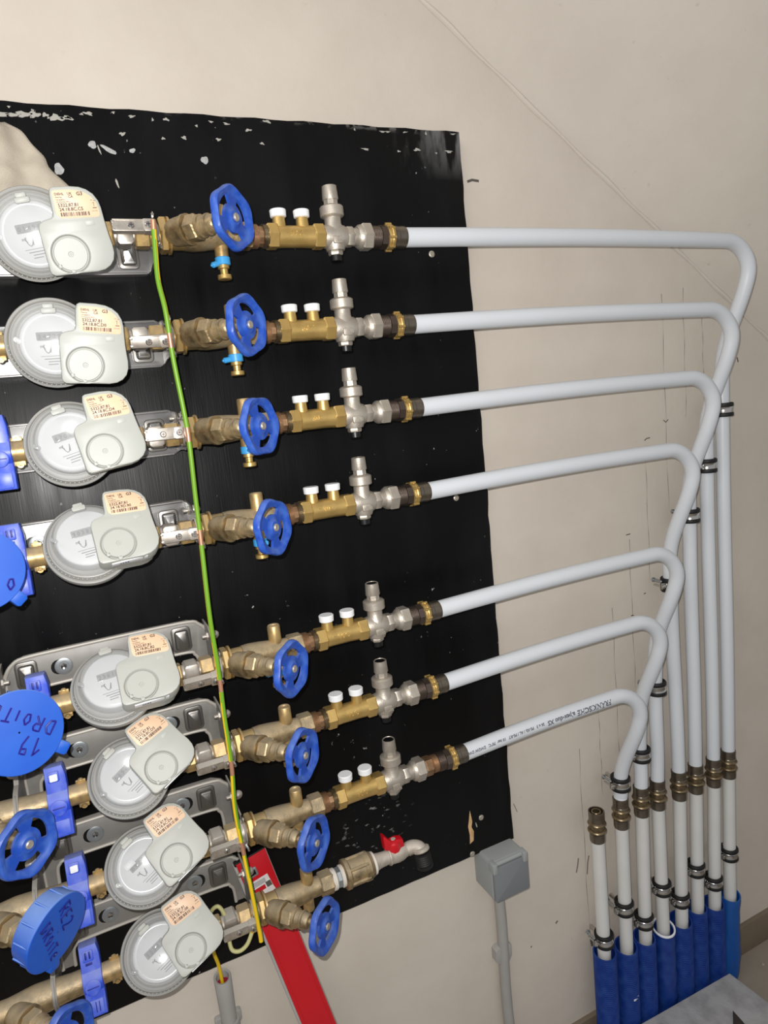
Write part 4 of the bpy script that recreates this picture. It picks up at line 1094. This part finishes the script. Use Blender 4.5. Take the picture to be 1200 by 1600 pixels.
mb.lathe([(0, .0085), (.019, .0075)], (.011, 0, .002), (0, 0, 1), 20)
mb.tube(spline([(.033, 0, 0), (.042, -.002, .0015), (.050, -.007, 0), (.0525, -.012, -.005)], 6), .0108, 18); mb.build('body', 'tap', t)
mb = MB(); mb.lathe([(0, .0118), (.001, .0135), (.0045, .0138), (.006, .0126)], (.051, -.011, .003), Vector((.1, -.35, -1)), 28); mb.build('hose_collar', 'tap', t)
mb = MB(); mb.ridges((.0515, -.013, -.004), Vector((.1, -.1, -1)), .020, .0135, .0016, 6, 20); mb.lathe([(0, .0135), (.006, .0128)], (.0535, -.015, -.023), Vector((.1, -.1, -1)), 20); mb.build('hose_connector', 'rubber', t)
mb = MB(); mb.lathe([(.008, .0105), (.012, .0112), (.021, .0098), (.0235, .007)], (.011, 0, 0), (0, 0, 1), 10)
mb.prism([(-.017, .016), (-.0085, .012), (.010, .010), (.016, .012), (.014, .024), (.004, .027), (-.006, .026), (-.0145, .038), (-.0185, .040)], -.006, .006, .0015, (Vector((.011, 0, 0)), X, Zv, Vector((0, -1, 0))))
mb.build('lever_handle', 'red', t)
mb = MB(); mb.hexa((.011, 0, .0235), (0, 0, 1), .0035, .0042); mb.build('lever_nut', 'tap', t)

# ---------------------------------------------------------------- earth wires
def wire(name, pts, mats, label, stripe, copper=(), seg=10, r=.0030):
    P = spline(pts, seg)
    def st(i, k):
        z = P[i].z
        for cz in copper:
            if abs(z - cz) < .0085: return 2
        return stripe(i, k)
    og = Vector(pts[0])
    o = MB().tube(P, r, 18, stripe=st).build(name, mats, None, org=og, place=og)
    tag(o, label, 'wire'); return o
WX = [(0.1330, 1.634), (0.1310, 1.6015), (0.1290, 1.5668), (0.1318, 1.5308), (0.1330, 1.4767), (0.1363, 1.4144), (0.1368, 1.3749), (0.1350, 1.3023), (0.1338, 1.2449), (0.1305, 1.152), (0.1318, 1.0717),
      (0.1305, 1.0171), (0.1300, 0.9455), (0.1266, 0.8813), (0.1295, 0.8131), (0.1318, 0.763), (0.1350, 0.6961), (.1352, .676)]
wire('earth_wire', [(x, -.1385 - (.0 if k % 3 else .003), z) for k, (x, z) in enumerate(WX)], ['green', 'yellow', 'copper'], 'green and yellow striped earth wire running down across all the clamps',
     lambda i, k: 1 if ((k + 4 + i * .075) % 18) < 7.5 + max(0, (i - 95)) * .14 else 0, copper=[Z[0] + .009, Z[1] - .006, Z[2], Z[3], Z[4] - .013, Z[5] - .011, Z[6] - .004])
wire('earth_wire', [(.0870, -.0150, .52), (.0850, -.018, .565), (.0800, -.030, .60), (.0790, -.050, .645), (.0770, -.085, .690), (.0790, -.098, .718), (.0890, -.104, .727), (.0960, -.108, .712), (.0970, -.112, .690), (.0950, -.122, .684), (.0960, -.132, .676), (.1050, -.137, .674), (.1160, -.138, .680), (.1250, -.137, .694)],
     ['pale_yellow', 'yellow', 'copper'], 'dusty yellow earth wire rising out of the grey conduit to the lowest clamp', lambda i, k: 1 if i < 36 else 0, r=.0028)

# ---------------------------------------------------------------- conduits, socket, level, cloth, slab
t = thing('wall_conduit', (.088, 0, 0), 'flared grey conduit stub with crimson mouth below the lowest meter', 'conduit')
mb = MB(); mb.lathe([(0, .0118), (.46, .0118), (.500, .0128), (.540, .0135), (.541, .0128), (.540, .0100), (.520, .0095)], (0, -.0145, 0), (0, 0, 1), 28, close=False)
for v in mb.v:
    if v.z > .52: v.z += .25 * (v.y + .0145)
mb.build('tube', 'conduit', t)
mb = MB(); mb.cyl((0, -.0145, .515), (0, 0, 1), .016, .0100, 24); mb.build('mouth_filling', 'red_inside', t)
mb = MB(); mb.lathe([(.443, .0122), (.443, .0160), (.463, .0165), (.463, .0122)], (0, -.0145, 0), (0, 0, 1), 24, close=False); mb.box((0, .455, .004), (.042, .022, .008), .002); mb.build('conduit_clip', 'conduit', t)

t = thing('wall_conduit', (.6035, 0, 0), 'straight grey conduit running down from the grey socket box', 'conduit')
mb = MB(); mb.tube([(0.0015 * math.sin(k), -.0115, .02 + .476 * k / 10) for k in range(11)], .0102, 24); mb.build('tube', 'conduit', t)
mb = MB(); mb.prism([(-.019, .322), (-.0105, .312), (.0105, .312), (.017, .322), (.0175, .345), (.0125, .349), (-.0125, .349), (-.0185, .345)], .0, .0155, .0015, WALLF); mb.build('conduit_clip', 'conduit', t)
t = thing('socket_box', (.6015, 0, .529), 'grey surface mounted socket box with hinged flap under the board corner', 'socket')
W_, H_ = .0745, .0775
mb = MB(); mb.prism(rrect(-W_ / 2, -H_ / 2 + .001, W_ / 2, H_ / 2, .007), 0, .056, .002); mb.build('housing', 'grey_box', t)
mb = MB(); mb.prism(rrect(-W_ / 2 + .0025, -H_ / 2, W_ / 2 + .002, H_ / 2 - .0105, .004), .054, .0625, .0015); mb.build('flap', 'grey_flap', t)
mb = MB()
for x in (-W_ / 2 + .0045, W_ / 2 - .0045): mb.prism(rrect(x - .005, H_ / 2 - .020, x + .005, H_ / 2 + .0005, .003), .05, .0655, .002)
mb.cyl((-W_ / 2 + .004, -.0565, H_ / 2 - .006), X, W_ - .008, .0045, 16); mb.build('hinge', 'grey_box', t)

A = Vector((.1520, -.038, .738)); B = Vector((.3060, -.115, .0))
dv = (B - A).normalized(); Lr = (B - A).length
Ux = (X - dv * X.dot(dv)).normalized(); Wn = Ux.cross(dv).normalized()
if Wn.y > 0: Wn = -Wn
fr = (A, Ux, dv, Wn)
t = thing('spirit_level', B, 'long red spirit level leaning against the wall behind the lowest valve', 'spirit level')
def lvl(mb, name, mat, par=None): return mb.build(name, mat, par or t, org=B)
hw_ = .0265
rail = lvl(MB().prism([(hw_, .002), (hw_, Lr - .006), (-hw_, Lr - .006), (-hw_, .002)], -.020, .0, .0015, fr), 'body', 'conduit')
face = lvl(MB().prism([(hw_ - .001, .0), (hw_ - .001, Lr - .007), (-hw_ + .004, Lr - .007), (-hw_ + .004, .0)], -.0005, .0022, .001, fr), 'red_face', 'red')
for x in (-hw_ + .0085, hw_ - .0055): lvl(MB().box((x, Lr / 2, .0026), (.0022, Lr - .02, .0016), .0004, fr), 'edge_rib', 'red')
lvl(MB().box((0, .001, -.009), (.050, .006, .021), .001, fr), 'end_cap', 'black')
v = lvl(MB().prism(rrect(-.013, .017, .003, .031, .002), .001, .0045, .001, fr), 'vial_frame', 'galv_pipe')
lvl(MB().prism(rrect(-.009, .020, .0, .028, .001), .004, .0052, .0004, fr), 'vial', 'black', v)
st = lvl(MB().prism([(-.014, .038), (.0145, .038), (.0165, .060), (.0195, .074), (.014, .079), (.010, .088), (-.006, .092), (-.013, .084)], .002, .0028, .0002, fr), 'sticker', 'sticker')
mb = MB(); mb.prism([(-.013, .051), (.0055, .051), (.0055, .058), (-.012, .058)], .0026, .0031, 0, fr); q = lvl(mb, 'red_stripe', 'red', st); q['label'] = 'red stripe on the sticker'
mb = MB(); mb.prism([(.0070, .049), (.0150, .049), (.0158, .058), (.0075, .058)], .0026, .0031, 0, fr); lvl(mb, 'dark_square', 'dark_mark', st)
mb = MB()
for k in range(5): mb.box((-.002 + .002 * (k % 2), .0415 + k * .0016, .0030), (.021 - 3e-3 * (k % 2), .0006, .0004), 0, fr)
lvl(mb, 'sticker_print', 'print_faint', st)

# crumpled cloth hanging behind the topmost meter, grown as a rumpled thick sheet
mb = MB(); nu, nv = 34, 30; vs = []; fs = []
def cl(u, v):
    zt_ = 1.778 - .002 * math.sin(u * 9); zb = 1.664
    z_ = zt_ + (zb - zt_) * v
    xr = -.0045 + .062 * min(1, v * 1.5) ** .85 + .004 * math.sin(v * 9) + .002 * math.sin(v * 23)
    x_ = -.14 + (xr + .14) * u
    yy = -.020 - .028 * math.sin(PI * min(.98, u * .96 + .02)) ** .6 - .006 * math.sin(u * 11 + v * 4) - .004 * math.sin(v * 17 + u * 6) - .003 * math.sin(u * 31 + v * 9)
    return Vector((x_, min(yy, -.0195), z_))
for j in range(nv + 1):
    for i2 in range(nu + 1): vs.append(cl(i2 / nu, j / nv))
off = len(vs)
for j in range(nv + 1):
    for i2 in range(nu + 1): p = vs[j * (nu + 1) + i2]; vs.append(Vector((p.x, max(p.y + .006, -.0185) if p.y + .006 > -.0185 else p.y + .006, p.z)))
for j in range(nv):
    for i2 in range(nu):
        a = j * (nu + 1) + i2; fs.append([a, a + 1, a + nu + 2, a + nu + 1]); fs.append([off + a, off + a + nu + 1, off + a + nu + 2, off + a + 1])
for j in range(nv):
    a = j * (nu + 1); fs.append([a, a + nu + 1, off + a + nu + 1, off + a]); a = j * (nu + 1) + nu; fs.append([a, off + a, off + a + nu + 1, a + nu + 1])
for i2 in range(nu):
    a = i2; fs.append([a, off + a, off + a + 1, a + 1]); a = nv * (nu + 1) + i2; fs.append([a, a + 1, off + a + 1, off + a])
mb.add(vs, fs); o = mb.build('cloth', 'rag', None, org=(-.05, -.02, 1.70), place=(-.05, -.02, 1.70), smooth=80)
tag(o, 'crumpled beige cloth hanging on the board behind the topmost meter', 'cloth')

# concrete slab lying on the floor in front of the sleeves
ST = .075
mb = MB()
out = [(1.140, -.0795), (1.10, -.078), (.95, -.0735), (.882, -.071), (.45, -.060), (.45, -.62), (1.170, -.62), (1.152, -.30), (1.1445, -.1665)]
mb.prism(out, .0, ST, .0025, (Vector((0, 0, 0)), X, Y, Zv))
og = (.85, -.30, 0)
o = mb.build('concrete_slab', 'slab', None, org=og, place=og)
tag(o, 'speckled grey concrete slab lying in front of the blue sleeves', 'slab')
mb = MB(); mb.prism([(1.0630, -.1475), (1.040, -.166), (1.012, -.195), (1.020, -.225), (1.052, -.200), (1.0580, -.176)], ST + .0003, ST + .006, .002, (Vector((0, 0, 0)), X, Y, Zv))  # thin pointed dark brown shape laid on the slab top
og = (1.04, -.19, ST)
o = mb.build('dark_wedge', 'dark_brown', None, org=og, place=og)
tag(o, 'pointed dark brown shard lying on the concrete slab', 'wedge')
rnd = random.Random(3)
for k in range(14):
    x = rnd.uniform(1.16, 1.34); y = rnd.uniform(-.30, -.03); s = rnd.uniform(.002, .0045)
    mb = MB(); mb.lathe([(0, s), (s * .6, s * .9), (s * .9, s * .4)], (0, 0, 0), (0, 0, 1), 7)
    o = mb.build('plaster_crumb', 'paintdrop', None, place=(x, y, 0))
    tag(o, 'small crumb of white plaster on the floor right of the slab', 'crumb', 'plaster crumbs on the floor')
